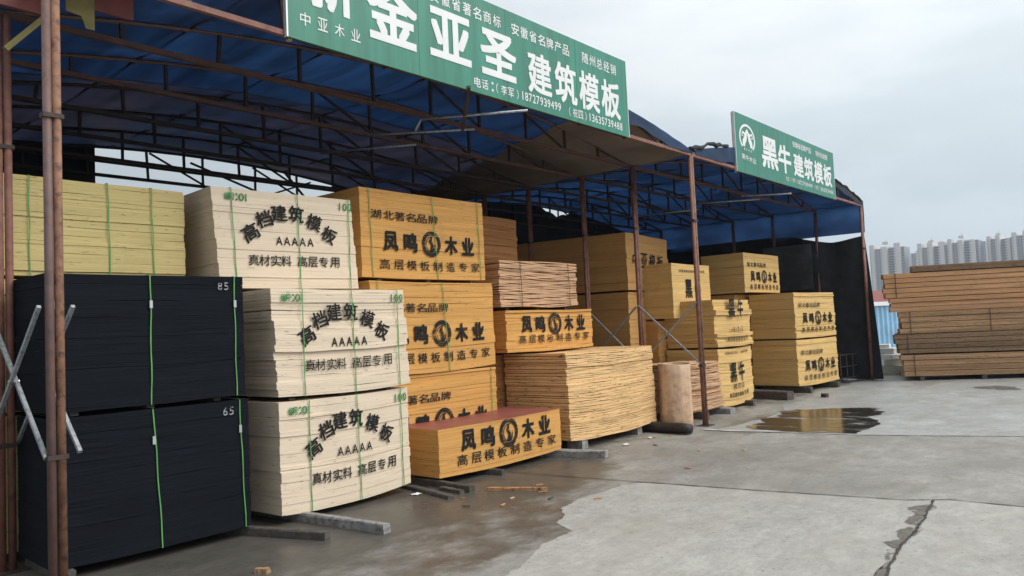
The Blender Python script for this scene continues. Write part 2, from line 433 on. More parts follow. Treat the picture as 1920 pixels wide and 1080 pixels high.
xs = [-400, -60, -15, -4] + [i * .14 for i in range(0, 215)] + [32, 40, 60, 120, 300, 700, 1500]
ys = [-900, -200, -50, -15, -6] + [-3 + i * .14 for i in range(0, 100)] + [14, 20, 40, 90, 250, 700, 1400]
g = MB()
for y in ys:
    for x in xs: g.v.append((x, y, 0))
nx = len(xs)
for j in range(len(ys) - 1):
    for i in range(nx - 1):
        a = j * nx + i; g.f.append((a, a + 1, a + nx + 1, a + nx))
go = g.build('ground', M['ground']); tag(go, 'damp grey-brown concrete yard floor', 'ground', kind='structure')
at = go.data.attributes.new('wet', 'FLOAT', 'POINT')
at.data.foreach_set('value', [wetness(v[0], v[1]) for v in g.v])

def jag(pts, amp, sub=5, seed=1, closed=True):
    """fractal edge between outline points"""
    r_ = random.Random(seed); out_ = []
    n = len(pts)
    for i in range(n if closed else n - 1):
        a, b_ = pts[i], pts[(i + 1) % n]
        seg = [a, b_]
        l = math.hypot(b_[0] - a[0], b_[1] - a[1])
        k_ = 0; am = amp * min(l, 1.2)
        while k_ < sub and l / (len(seg)) > .02:
            ns = [seg[0]]
            for p, q in zip(seg, seg[1:]):
                ns += [((p[0] + q[0]) / 2 + r_.uniform(-am, am), (p[1] + q[1]) / 2 + r_.uniform(-am, am)), q]
            seg = ns; am *= .55; k_ += 1
        out_ += seg[:-1]
    if not closed: out_.append(pts[-1])
    return out_
def sheet(name, pts, z, mat, label, kind='structure', cat='slab'):
    import bmesh
    me = bpy.data.meshes.new(name); bm = bmesh.new()
    f = bm.faces.new([bm.verts.new((p[0], p[1], 0)) for p in pts]); f.normal_update()
    if f.normal.z < 0: f.normal_flip()
    bmesh.ops.triangulate(bm, faces=[f], ngon_method='EAR_CLIP')
    bm.to_mesh(me); bm.free()
    o = bpy.data.objects.new(name, me); C.objects.link(o); me.materials.append(mat); o.location.z = z
    return tag(o, label, cat, kind=kind)
left_edge = jag([(4.2, 4.3), (5.11, 4.58), (5.75, 4.78), (6.01, 4.9), (6.35, 4.93), (6.6, 4.95), (6.8, 5.31), (7.34, 5.66), (7.99, 5.76), (9.02, 5.63)], .10, 6, 3, False)
far_edge = [(9.13, 5.42), (9.28, 4.22), (9.59, 2.46), (9.84, 2.06), (9.85, 1.36), (10.1, -2.5), (3, -2.5), (2.5, 2)]
sheet('pale_slab', left_edge + far_edge, .004, M['patch'], 'pale dry concrete slab with ragged left edge')
sheet('far_slab', [(13.9, 7.0)] + jag([(13.96, 6.8), (14.33, 4.39), (15.12, 2.01), (16.5, -4)], .006, 4, 5, False) + [(60, -30), (60, 5), (31, 9.5)] + jag([(26.3, 8.3), (24.5, 7.6), (21.9, 7.75), (19.8, 7.25), (18.5, 7.35)], .1, 4, 9, False) + jag([(17.6, 6.95), (16, 6.7), (14.6, 6.9)], .12, 4, 11, False),
      .004, M['far_slab'], 'smooth pale blue-grey concrete slab beyond the joint')
# joints and the crack
def strip(pts, wd, seed, amp=.02):
    ln = jag(pts, amp, 4, seed, False); r_ = random.Random(seed)
    lft, rgt = [], []
    for i, p in enumerate(ln):
        q, s_ = ln[max(i - 1, 0)], ln[min(i + 1, len(ln) - 1)]
        dx, dy = s_[0] - q[0], s_[1] - q[1]; l = math.hypot(dx, dy) or 1
        w_ = wd * r_.uniform(.45, 1.3)
        lft.append((p[0] - dy / l * w_ / 2, p[1] + dx / l * w_ / 2)); rgt.append((p[0] + dy / l * w_ / 2, p[1] - dx / l * w_ / 2))
    return lft + rgt[::-1]
sheet('slab_joint', strip([(8.82, 7.76), (9.1, 5.48), (9.28, 4.22), (9.59, 2.46), (9.84, 2.06), (9.86, .4)], .028, 4, .008), .010, M['crack'], 'thin dark joint running along the pale slab', cat='joint')
sheet('slab_joint', strip([(13.9, 7.2), (14.33, 4.39), (15.12, 2.01), (16.4, -3.6)], .03, 6, .005), .010, M['damp'], 'faint straight joint in front of the puddle', cat='joint')
sheet('crack_stain', jag([(9.5, 2.2), (9.25, 2.36), (9.0, 2.22), (8.61, 2.24), (8.45, 2.13), (8.17, 2.2), (7.9, 2.10), (7.75, 2.22), (7.6, 2.08), (7.1, 2.0), (6.5, 1.92), (6.5, 1.9), (7.1, 1.975), (7.56, 2.02), (8.08, 2.045), (8.92, 2.105), (9.5, 2.15)], .12, 5, 8), .008, M['damp'], 'damp stain beside the crack in the pale slab', cat='stain')
sheet('crack', strip([(9.72, 2.2), (8.92, 2.11), (8.08, 2.05), (7.56, 2.03), (7.1, 1.98), (6.4, 1.88), (5.5, 1.8)], .03, 12, .03), .012, M['crack'], 'ragged dark crack across the pale slab', cat='crack')
sheet('puddle', jag([(14.35, 6.3), (14.75, 6.62), (15.3, 6.45), (15.75, 6.75), (16.3, 6.55), (17.3, 7.0), (17.9, 6.3), (18.25, 5.83), (18.7, 5.05), (18.0, 5.15), (17.9, 4.85), (17.33, 4.8), (16.9, 4.95), (16.4, 4.6), (15.85, 4.41), (15.1, 4.4), (14.45, 4.42), (14.30, 5.3)], .09, 5, 21), .012, M['water'], 'shallow dark puddle reflecting the stacks', cat='puddle')
sheet('dry_strip', jag([(13.92, 7.15), (13.98, 6.3), (14.18, 5.7), (14.26, 5.75), (14.10, 6.5), (14.08, 7.1)], .05, 4, 31), .014, M['dry'], 'pale dry streak beside the puddle', cat='streak')
sheet('puddle', jag([(23.4, 3.1), (24.3, 3.3), (24.6, 3.8), (24.0, 4.3), (23.6, 4.0), (23.3, 3.5)], .12, 5, 23), .012, M['damp'], 'small damp patch before the lumber', cat='puddle')

# ------------------------------------------------------------------ stacks of sheets
def sagf(L_, h, sag):
    return lambda x, z: -sag * (1 - .65 * max(0, min(1, z / h))) * (1 - (2 * x / L_ - 1) ** 2) + sag * .0
def stack(name, label, x, y, rot, L_, D_, z0, z1, th, mat, group, sag=.02, wav=.003, slip=.010, straps=(), strapmat='strap', seed=None, topmat=None, tail=None, slipn=(2, 9)):
    r_ = random.Random(seed if seed is not None else int(x * 91 + z0 * 37 + y * 13))
    root = empty(name, (x, y, z0), R(rot), label, 'board stack', group); loose = mat in ('core', 'core_pink')
    h = z1 - z0; n = max(3, int(round(h / th))); th = h / n
    sg = sagf(L_, h, sag); mb = MB(); nseg = 8
    go_, gx, left = 0.0, 0.0, 0
    prof = []
    for i in range(n):
        if left <= 0:
            left = r_.randint(*slipn); go_ = r_.uniform(-slip, slip); gx = r_.uniform(-slip, slip) * .7; lift = r_.choice((.0028, .001, .001, .0006)) * (.4 if mat == 'black' else 1)
        else: lift = 0
        left -= 1
        dy = go_ + r_.uniform(-.0015, .0015) * slip / .01; dx = gx + r_.uniform(-.0025, .0025) * slip / .01
        za = i * th + lift; zb = (i + 1) * th - .0008
        if lift or i == 0 or loose: ph = r_.uniform(0, 6.28); fr = r_.uniform(.8, 2.2)
        base = len(mb.v)
        if tail: dy += tail(i / n)[0]; dx += tail(i / n)[1]
        for s_ in range(nseg + 1):
            u = s_ / nseg; xx = dx + u * L_
            wz = sg(u * L_, za) + wav * math.sin(ph + fr * u * 6.28)
            for yy in (dy, dy + D_):
                mb.v.append((xx, yy, za + wz)); mb.v.append((xx, yy, zb + wz))
        for s_ in range(nseg):
            a = base + s_ * 4; c = a + 4
            mb.f += [(a, c, c + 1, a + 1), (a + 2, a + 3, c + 3, c + 2), (a + 1, c + 1, c + 3, a + 3), (a, a + 2, c + 2, c)]
        e_ = base + nseg * 4
        mb.f += [(base, base + 1, base + 3, base + 2), (e_, e_ + 2, e_ + 3, e_ + 1)]
        prof.append(dy)
    so = mb.build('sheets', M[mat], root)
    so.data.materials.append(M[topmat] if topmat else M[mat])
    if topmat:
        for p in so.data.polygons[-(nseg * 4 + 2):]:
            if p.normal.z > .5: p.material_index = 1
    ymin = min(prof) - .004
    root['ymin'] = 0
    del root['ymin']
    for k_, (u, lean) in enumerate(straps):
        sm = MB(); wd = .0125
        xa, xb = u * L_, (u + lean) * L_
        nn = 10
        pts = [(xa + (xb - xa) * i / nn + .004 * math.sin(i * 1.3 + u * 9), ymin - .004 - .004 * r_.random(), h - h * i / nn) for i in range(nn + 1)]
        pts = [(px_, py_, pz_ + sg(px_, pz_)) for px_, py_, pz_ in pts]
        for p, q in zip(pts, pts[1:]):
            sm.box(-wd / 2, wd / 2, -.0015, .0015, 0, 1, lambda t_, p=p, q=q: Vector((p[0] + (q[0] - p[0]) * t_.z + t_.x, p[1] + (q[1] - p[1]) * t_.z + t_.y, p[2] + (q[2] - p[2]) * t_.z)))
        sm.box(xa - wd / 2, xa + wd / 2, ymin - .004, D_ + .02, h + .003, h + .006)
        so_ = sm.build('strap', M[strapmat], root)
        if strapmat == 'strap' and mat == 'black':
            MB().box(xa - .015, xa + .015, ymin - .016, ymin - .008, h * .74, h * .80).build('clip', M['clip'], so_)
    root_info[root.name] = (L_, h, ymin - .0035, sg)
    return root
root_info = {}
def P2U(p, d=1.18): return p / (d - p * (d - 1))          # foreshortened fraction -> true fraction along the face

def letter_white(root):
    L_, h, y, sg = root_info[root.name]
    t_ = Text()
    for c, p, v, a in (('高', .255, .435, 30), ('档', .355, .29, 18), ('建', .465, .22, 5), ('筑', .59, .215, -6), ('模', .715, .29, -17), ('板', .82, .415, -29)):
        t_.ch(c, P2U(p) * L_, h * (1 - v), .225, .215, R(a), .028)
    t_.cut('stencil_title')
    for i in range(5):
        t_.ch('A', P2U(.462 + i * .056) * L_, h * .495, .092, .11, 0, .02)
    t_.cut('stencil_grade')
    for c, p in zip('真材实料高层专用', (.275, .352, .435, .51, .625, .70, .775, .855)):
        t_.ch(c, P2U(p) * L_, h * .285, .145, .14, 0, .016)
    t_.build('stencil_lettering', M['ink'], root, y, sg)
    t_ = Text(); t_.row('编号:01', (.075 * L_, h * .915), (.20 * L_, h * .915), .075, .095, .02); t_.cut()
    t_.row('100', (.885 * L_, h * .91), (.965 * L_, h * .91), .066, .105, .02)
    t_.build('stencil_numbers', M['ink_green'], root, y, sg)
def phoenix_logo(t_, cx, cz, d):
    r_ = d / 2
    t_.ring(cx, cz, r_, r_ * .68, 0, 360, 36); t_.ring(cx + .01 * d, cz - .01 * d, r_ * .62, r_ * .54, 75, 300, 30)
    t_.stroke([(cx + .02 * d, cz + .30 * d), (cx - .06 * d, cz + .12 * d), (cx + .04 * d, cz - .05 * d), (cx + .0 * d, cz - .30 * d)], [.03 * d, .17 * d, .13 * d, .2 * d])
    t_.stroke([(cx + .02 * d, cz - .28 * d), (cx + .16 * d, cz - .18 * d), (cx + .2 * d, cz + .02 * d)], [.1 * d, .08 * d, .02 * d])
def letter_orange(root, rows='tmb', big=(.575, .33), scale=1.0, worn=False, hh=1.31, zoff=0.0, dd=1.18):
    L_, h, y, sg = root_info[root.name]; k_ = L_ / 2.65
    U = lambda p: P2U(p, dd) * L_
    Z = lambda v: h - v * hh + zoff
    t_ = Text()
    if 't' in rows:
        for c, p in zip('湖北著名品牌', (.125, .23, .32, .41, .50, .59)): t_.ch(c, U(p), Z(.285), .21 * k_, .135, 0, .012)
        t_.cut('stencil_title')
    if 'm' in rows:
        for c, p in (('凤', .24), ('鸣', .40), ('木', .73), ('业', .865)): t_.ch(c, U(p), Z(.58), .285 * k_, .30, 0, .05)
        phoenix_logo(t_, U(.57), Z(.58), .41 * k_)
    t_.build('stencil_lettering', M['ink'], root, y, sg, zmax=h - .004)
    if 'b' in rows:
        t_ = Text()
        for c, p in zip('高层模板制造专家', (.185, .30, .405, .51, .615, .72, .82, .92)): t_.ch(c, U(p), Z(.845), .20 * k_, .155, 0, .012)
        t_.build('stencil_motto', M['ink_worn'] if worn else M['ink'], root, y, sg)
def letter_ox(root, big, top=None, lat=.62, row=.78, hh=1.3):
    L_, h, y, sg = root_info[root.name]; t_ = Text()
    U = lambda p: P2U(p, 1.1) * L_
    t_.ch('黑', U(.43), h - big * hh, .36, .46, 0, .04); t_.ch('牛', U(.67), h - big * hh, .33, .46, 0, .04); t_.cut('stencil_name')
    t_.row('Heiniu', (U(.42), h - lat * hh), (U(.69), h - lat * hh), .085, .13, .016); t_.cut('stencil_pinyin')
    if top is not None: t_.row('安徽省著名商标 高层专用', (U(.22), h - top * hh), (U(.84), h - top * hh), .095, .07, .01); t_.cut('stencil_title')
    if row is not None: t_.row('高层建筑模板专用', (U(.30), h - row * hh), (U(.80), h - row * hh), .13, .11, .012)
    t_.build('stencil_lettering', M['ink'], root, y, sg)

GW, GO, GB, GF, GN, GP = ('strapped cream board stacks', 'strapped orange board stacks', 'strapped black board stacks', 'tan board stacks at the far end', 'ox-lettered board stacks', 'raw plywood stacks')
st3 = ((.20, .0), (.56, .015), (.93, .0))
# black pair
s = stack('board_stack', 'black board stack on the floor at the left, chalked 65, under another black stack', 2.66, 7.95, -2, 1.98, .97, .12, 1.505, .018, 'black', GB, .02, .002, .004, straps=((.045, .02), (.475, .035), (.945, .02)))
def chalk(s, txt):
    L_, h, y, sg = root_info[s.name]; t_ = Text(); t_.row(txt, (.862 * L_, h * .92), (.898 * L_, h * .92), .05, .085, .004); t_.build('chalk_number', M['ink_white'], s, y, sg)
chalk(s, '65')
s = stack('board_stack', 'black board stack chalked 85, upper one of the black pair', 2.63, 7.93, -1, 1.99, .97, 1.555, 2.86, .018, 'black', GB, .01, .002, .004, straps=((.045, .0), (.485, -.005), (.945, .0)))
chalk(s, '85')
# yellow stack behind
stack('board_stack', 'plain yellow board stack with green straps behind and above the black stacks', 2.54, 9.05, 0, 2.0, .98, 2.93, 3.985, .013, 'yellow', None, .005, straps=((-.0, 0), (.16, .0), (.555, .01), (.80, .01)))
for z0, z1 in ((.12, 1.49), (1.53, 2.89)):
    stack('board_stack', 'yellow board stack hidden behind the black pair, %s' % ('lower' if z0 < 1 else 'upper'), 2.56, 9.05, 0, 2.0, .98, z0, z1, .018, 'yellow', None, .01)
# cream stacks
s = stack('board_stack', 'lowest cream stencilled board stack standing on bearers beside the black stacks', 5.05, 7.92, 3, 2.07, 1.0, 0.12, 1.415, .0135, 'white', GW, .05, .002, .008, st3); letter_white(s)
s = stack('board_stack', 'middle cream stencilled board stack with slipped top sheets, level with the upper black stack', 5.02, 7.97, 0, 2.04, 1.0, 1.47, 2.745, .0135, 'white', GW, .03, .004, .018, st3, tail=lambda q: (0.0, .05 - .05 * q)); letter_white(s)
s = stack('board_stack', 'topmost cream stencilled board stack below the open gap to the sky', 4.76, 8.72, -4, 1.98, 1.0, 2.80, 4.03, .0135, 'white', GW, .005, .001, .008, ((.10, .03), (.56, .01), (.955, .0)), tail=lambda q: (0.0, .05 - .1 * q)); letter_white(s)
for z0, z1 in ((.12, 1.41), (1.46, 2.74)):
    stack('board_stack', 'cream board stack hidden behind the stencilled ones, %s' % ('lower' if z0 < 1 else 'upper'), 4.85, 9.12, 0, 2.0, 1.0, z0, z1, .018, 'white', None, .01)
# orange stacks
so3 = ((.06, .015), (.545, .03), (.945, .01))
s = stack('board_stack', 'topmost orange board stack lettered 凤鸣木业 beside the top cream stack', 7.05, 8.83, 0, 2.62, 1.3, 2.985, 4.30, .0135, 'orange', GO, .012, .002, .008, so3, slipn=(3, 12)); letter_orange(s, worn=True)
s = stack('board_stack', 'second orange board stack, partly hidden by the middle cream stack', 7.13, 8.77, 1, 2.69, 1.3, 1.555, 2.935, .0135, 'orange', GO, .035, .003, .011, ((.05, 0), (.545, .04)), ); letter_orange(s, hh=1.36)
s = stack('board_stack', 'third orange board stack, standing behind the red-topped stack', 7.15, 8.83, 0, 2.68, 1.3, .12, 1.515, .0135, 'orange', GO, .01, .003, .010, ((.05, 0), (.95, 0))); letter_orange(s, rows='tmb')
s = stack('board_stack', 'low orange board stack with a bare dark red film top', 7.52, 7.88, 0, 2.80, 1.15, .12, .785, .0135, 'orange', None, .035, .002, .006, topmat='red_film'); 
L_, h, y, sg = root_info[s.name]; letter_orange(s, rows='mb', hh=1.0, zoff=.38)
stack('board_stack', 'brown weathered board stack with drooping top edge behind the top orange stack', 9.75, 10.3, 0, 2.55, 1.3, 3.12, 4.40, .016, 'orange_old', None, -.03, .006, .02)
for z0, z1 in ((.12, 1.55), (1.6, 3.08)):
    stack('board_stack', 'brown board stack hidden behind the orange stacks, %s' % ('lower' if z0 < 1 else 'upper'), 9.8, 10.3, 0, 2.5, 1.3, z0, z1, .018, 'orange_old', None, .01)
# plywood between
stack('board_stack', 'pale wavy plywood stack with dark ties on top of the brown lettered stack', 10.22, 9.0, 1, 2.38, 1.2, 2.545, 3.38, .022, 'core_pink', GP, .02, .012, .022, ((.24, .01), (.87, .01)), 'strap_dark', slipn=(1, 5))
s = stack('board_stack', 'brown board stack lettered 凤鸣木业 below the pale wavy plywood', 10.2, 8.87, 0, 2.62, 1.3, 1.73, 2.47, .015, 'orange', None, .02, .004, .016); letter_orange(s, rows='mb', hh=1.0, zoff=.33, worn=True)
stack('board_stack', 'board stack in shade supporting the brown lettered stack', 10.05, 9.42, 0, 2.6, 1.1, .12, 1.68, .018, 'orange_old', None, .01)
stack('board_stack', 'large raw plywood stack with black core dashes on beams by the middle posts', 10.66, 7.92, 0, 2.87, 1.4, .19, 1.685, .0165, 'core', GP, .05, .006, .018, slipn=(2, 9), tail=lambda q: (0.04 * q, .0))
# far block M
s = stack('board_stack', 'tall tan board stack lettered 中亚模板 behind the middle posts', 15.42, 9.6, 8, 2.6, 3.6, 2.92, 4.27, .018, 'tan', None, -.015, .003, .010)
L_, h, y, sg = root_info[s.name]; t_ = Text(); t_.row('中亚模板', (.20 * L_, h * .54), (.78 * L_, h * .54), .40, .36, .02); t_.build('stencil_lettering', M['ink'], s, y, sg)
for z0, z1, nm in ((.12, 1.47, 'lowest'), (1.52, 2.87, 'middle')):
    stack('board_stack', 'plain tan board stack under the 中亚模板 stack, %s' % nm, 15.40, 9.6, 8, 2.6, 3.6, z0, z1, .018, 'tan', None, .01)
# ox stacks
s = stack('board_stack', 'upper pale ox-lettered stack half hidden by a rusty post', 16.38, 8.98, 1, 2.03, 1.3, 2.22, 3.53, .018, 'pale', GN, .01, .002, .010); letter_ox(s, .46, .13, .80, None)
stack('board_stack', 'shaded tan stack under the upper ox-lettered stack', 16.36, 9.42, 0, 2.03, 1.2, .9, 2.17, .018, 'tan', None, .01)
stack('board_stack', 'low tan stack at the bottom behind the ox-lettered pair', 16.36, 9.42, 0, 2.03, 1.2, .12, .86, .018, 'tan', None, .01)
s = stack('board_stack', 'pale ox-lettered stack with ragged edges, on top of the front ox-lettered stack', 16.74, 8.12, 1, 2.07, 1.3, 1.50, 2.61, .016, 'pale', GN, .015, .004, .045, slipn=(3, 9)); letter_ox(s, .16, None, .55, .72)
s = stack('board_stack', 'front ox-lettered stack standing on the floor before the puddle', 16.70, 8.08, 3, 2.10, 1.3, .14, 1.45, .016, 'pale', GN, .07, .003, .02); letter_ox(s, .42, .07, .67, .82)
stack('board_stack', 'tan board stack showing as a sliver behind the ox-lettered pair', 18.3, 9.45, 0, 1.9, 1.2, .14, 2.1, .018, 'tan', None, .01)
stack('board_stack', 'short pinkish raw plywood stack behind the veneer sheet at the post', 14.95, 8.05, -4, 1.65, 1.0, .16, 1.22, .02, 'core_pink', GP, .02, .008, .035, slipn=(1, 5), tail=lambda q: (0, -.22 * q))
# far end stacks
s = stack('board_stack', 'back upper tan stack lettered 凤鸣木业 beside the black net', 20.86, 9.15, 0, 2.55, 1.3, 2.87, 4.0, .018, 'pale', GF, -.008, .002, .008); letter_orange(s, hh=1.15, dd=1.1)
for z0, z1, nm in ((.14, 1.5, 'lower'), (1.54, 2.83, 'upper')):
    stack('board_stack', 'tan stack hidden behind the far lettered pair, %s' % nm, 20.9, 9.5, 0, 2.5, 1.2, z0, z1, .018, 'tan', None, .01)
s = stack('board_stack', 'front upper tan stack lettered 凤鸣木业 with warped top sheets', 21.46, 8.02, -5, 2.63, 1.35, 1.52, 2.80, .016, 'pale', GF, .01, .004, .016); letter_orange(s, hh=1.25, worn=True, dd=1.08)
s = stack('board_stack', 'front lower tan stack lettered 凤鸣木业 on bearers near the black net', 21.40, 8.0, -5, 2.64, 1.35, .2, 1.47, .016, 'pale', GF, .03, .002, .012); letter_orange(s, hh=1.25, worn=True, dd=1.08)

# rolled veneer sheet leaning at the post
vr = MB()
def roll(u, v):
    a = R(70 + 375 * u); r_ = .35 - .02 * u - .012 * v
    return (13.92 + r_ * math.cos(a) * 1.0 + .02 * v, 7.70 + r_ * math.sin(a) * .95, .03 + 1.27 * v + .012 * math.sin(9 * u))
vr.face_grid(roll, 28, 6)
o = vr.build('veneer_roll', M['roll'], None, True); md = o.modifiers.new('thickness', 'SOLIDIFY'); md.thickness = .008
tag(o, 'curled pale veneer sheet standing upright against the rusty post', 'veneer roll')

# ------------------------------------------------------------------ bearers, beams, scraps
def beam(name, label, cat, p, q, a, b_, mat, group=None, z=0.0, rough=.006, seed=1):
    """worn beam lying from p to q (x, y), section a wide b high"""
    r_ = random.Random(seed); mb = MB(); n = 6
    p, q = Vector((*p, 0)), Vector((*q, 0)); d_ = q - p; l = d_.length; d_.normalize(); x = Vector((-d_.y, d_.x, 0))
    ring = [(-.5, 0), (-.5, .85), (-.4, 1), (.4, 1), (.5, .85), (.5, 0)]
    for i in range(n + 1):
        for u, v in ring:
            j = lambda: r_.uniform(-rough, rough)
            c = p + d_ * (l * i / n) + x * (u * a + j())
            mb.v.append((c.x + (j() if i in (0, n) else 0), c.y, max(0, v * b_ + (j() if v else 0))))
    k_ = len(ring)
    for i in range(n):
        for j_ in range(k_):
            a_ = i * k_ + j_; b2 = i * k_ + (j_ + 1) % k_
            mb.f.append((a_, a_ + k_, b2 + k_, b2))
    mb.f.append(tuple(range(k_))); mb.f.append(tuple(range(n * k_, n * k_ + k_))[::-1])
    o = mb.build(name, M[mat], None, loc=(0, 0, z)); return tag(o, label, cat, group)
beam('timber_bearer', 'dark wet timber bearer sticking out below the black stack', 'bearer', (4.35, 8.8), (4.99, 6.98), .10, .09, 'bearer', seed=2)
beam('concrete_beam', 'long grey concrete beam sticking out below the lowest cream stack', 'beam', (5.25, 8.9), (5.50, 6.62), .11, .10, 'concrete_block', seed=3)
beam('concrete_beam', 'thick grey concrete beam under the end of the red-topped stack', 'beam', (10.05, 8.7), (10.52, 7.12), .16, .115, 'concrete_block', seed=4)
beam('concrete_block', 'small grey block between the beam and the large plywood stack', 'block', (11.05, 8.25), (11.1, 7.95), .22, .185, 'concrete_block', seed=5)
beam('concrete_block', 'small grey block under the far corner of the large plywood stack', 'block', (13.0, 8.35), (13.0, 8.0), .15, .155, 'concrete_block', seed=6)
beam('timber_bearer', 'short dark bearer poking out below the red-topped stack', 'bearer', (8.45, 8.8), (8.6, 7.66), .09, .08, 'bearer', seed=7)
beam('timber_bearer', 'dark bearer near the left end of the red-topped stack', 'bearer', (7.62, 8.9), (7.50, 7.25), .09, .085, 'bearer', seed=27)
beam('timber_plank', 'weathered grey plank lying askew at the corner of the cream stack', 'plank', (7.30, 8.5), (7.06, 7.2), .09, .05, 'bearer', seed=8, z=.0)
beam('timber_offcut', 'short brown timber offcut beside the askew plank', 'offcut', (7.42, 7.75), (7.36, 7.30), .08, .05, 'bearer', seed=9)
beam('split_stick', 'reddish split stick lying on the wet floor in front of the red-topped stack', 'stick', (7.68, 7.14), (8.06, 6.42), .055, .045, 'stick', seed=10)
beam('timber_offcut', 'small bright wood block at the bottom edge of the yard view', 'offcut', (3.93, 6.62), (3.99, 6.50), .06, .045, 'timber', seed=11)
beam('timber_bearer', 'thick dark timber bearer lying out before the far lettered stack', 'bearer', (20.1, 9.0), (19.75, 7.62), .28, .22, 'bearer', seed=12)
beam('timber_bearer', 'thin dark bearer under the left end of the far lettered stack', 'bearer', (21.75, 9.2), (21.65, 7.75), .14, .17, 'bearer', seed=13)
beam('timber_bearer', 'thin dark bearer under the right end of the far lettered stack', 'bearer', (23.55, 9.0), (23.45, 7.6), .14, .17, 'bearer', seed=14)
beam('concrete_block', 'flat stone under the corner of the front ox-lettered stack', 'block', (16.60, 8.4), (16.62, 7.75), .28, .13, 'concrete_block', seed=15)
beam('timber_bearer', 'dark bearer under the right part of the front ox-lettered stack', 'bearer', (18.3, 9.2), (18.25, 7.95), .12, .13, 'bearer', seed=16)
beam('timber_bearer', 'dark bearer under the short pinkish plywood stack', 'bearer', (15.5, 9.0), (15.48, 7.8), .12, .155, 'bearer', seed=17)
beam('stone_lump', 'small dark stone alone on the far slab', 'stone', (20.5, 7.05), (20.62, 7.02), .14, .1, 'bearer', seed=18, rough=.02)
beam('timber_bearer', 'dark bearer under the left side of the black stack', 'bearer', (2.8, 8.9), (2.8, 7.9), .10, .105, 'bearer', seed=28)
# spacers between tiers (front ends show in the dark gaps)
def spacers(label, x, y, L_, D_, z0, z1, us=(.12, .5, .88)):
    for u in us:
        o = MB().box(-.04, .04, .015, D_, .002, z1 - z0 - .002).build('spacer_batten', M['bearer'], None, loc=(x + u * L_, y, z0)); tag(o, label, 'batten', label)
spacers('short batten in the dark gap between the two black stacks', 2.66, 7.97, 1.9, .9, 1.505, 1.543)
spacers('batten in the gap between the lowest and middle cream stacks', 5.08, 8.03, 1.95, .9, 1.41, 1.44)
spacers('batten in the gap below the topmost orange stack', 7.1, 8.86, 2.6, 1.2, 2.925, 2.975)
spacers('batten in the gap below the second orange stack', 7.15, 8.87, 2.6, 1.2, 1.513, 1.535)
spacers('batten in the gap between the far lettered pair', 21.5, 8.1, 2.5, 1.1, 1.465, 1.515)
spacers('batten in the gap under the pale wavy plywood', 10.25, 9.08, 2.3, 1.0, 2.465, 2.53)
# log
lg = MB(); lp = []
for i in range(9):
    a = i / 8; lp.append((13.36 + (13.29 - 13.36) * a + .01 * math.sin(5 * a), 8.35 + (7.06 - 8.35) * a, .105 + .006 * math.sin(9 * a)))
lg.tube(lp, [.098, .104, .1, .103, .106, .1, .104, .102, .094], 12)
tag(lg.build('log', M['log'], None, True), 'short black wet log lying at the foot of the large plywood stack', 'log')
def scrap(x, y, sz, label, seed):
    r_ = random.Random(seed); mb = MB(); n = 4
    mb.face_grid(lambda u, v: ((u - .5) * sz * 1.5 + r_.uniform(-.1, .1) * sz, (v - .5) * sz + r_.uniform(-.1, .1) * sz, .004 + r_.uniform(0, .28) * sz), n, n)
    o = mb.build('paper_scrap', M['paper'], None, loc=(x, y, .004)); md = o.modifiers.new('thickness', 'SOLIDIFY'); md.thickness = .002
    tag(o, label, 'litter')
scrap(7.0, 7.8, .08, 'crumpled white scrap on the dark floor near the cream stack', 1)
scrap(11.7, 7.5, .09, 'white scrap on the floor near the black log', 2)
scrap(12.6, 7.55, .06, 'tiny white scrap beside the large plywood stack', 3)

r_ = random.Random(77)
for i in range(14):
    x, y = r_.uniform(6.5, 13), r_.uniform(5.4, 7.5)
    mb = MB(); a_ = r_.uniform(0, 3.1); l_ = r_.uniform(.02, .06)
    mb.bar((-l_ * math.cos(a_), -l_ * math.sin(a_), .012), (l_ * math.cos(a_), l_ * math.sin(a_), .014), r_.uniform(.015, .03), .012)
    tag(mb.build('wood_chip', M[r_.choice(('stick', 'bearer', 'bearer', 'core_pink'))], None, loc=(x, y, .0)), 'tiny wood chip lying on the damp floor before the stacks', 'wood chip', 'wood chips on the floor')

# ------------------------------------------------------------------ the two canopy bays
ZC, RISE, YF, DY = 5.58, .63, 7.4, 1.45
def arch(x, x0, x1): return RISE * max(0, 1 - (2 * (x - x0) / (x1 - x0) - 1) ** 2)
def truss(root, x0, x1, y, first, k_):
    r_ = random.Random(k_ * 7 + int(x0))
    tr = MB().bar((x0, y, ZC), (x1, y, ZC), .062, .062).build('truss', M['rust' if first else 'chord_front' if k_ < 3 else 'chord'], root)
    tc_ = MB(); n = 20
    pts = [(x0 + (x1 - x0) * i / n, y, ZC + .02 + arch(x0 + (x1 - x0) * i / n, x0, x1)) for i in range(n + 1)]
    tc_.tube(pts, .03, 6); tc_.build('top_chord', M['chord_front' if k_ < 3 else 'chord'], tr)
    nv = 9
    for i in range(1, nv + 1):
        x = x0 + (x1 - x0) * i / (nv + 1) + r_.uniform(-.05, .05)
        MB().bar((x, y, ZC + .03), (x + r_.uniform(-.03, .03), y, ZC + arch(x, x0, x1)), .042).build('web_strut', M['chord'], tr)
    for i in range(4, nv + 1):
        xa = x0 + (x1 - x0) * i / (nv + 1); xb = x0 + (x1 - x0) * (i + 1) / (nv + 1)
        if i % 2 == k_ % 2: MB().bar((xa, y + .01, ZC + arch(xa, x0, x1) - .02), (xb, y + .01, ZC + .03), .036).build('web_brace', M['chord'], tr)
    return tr
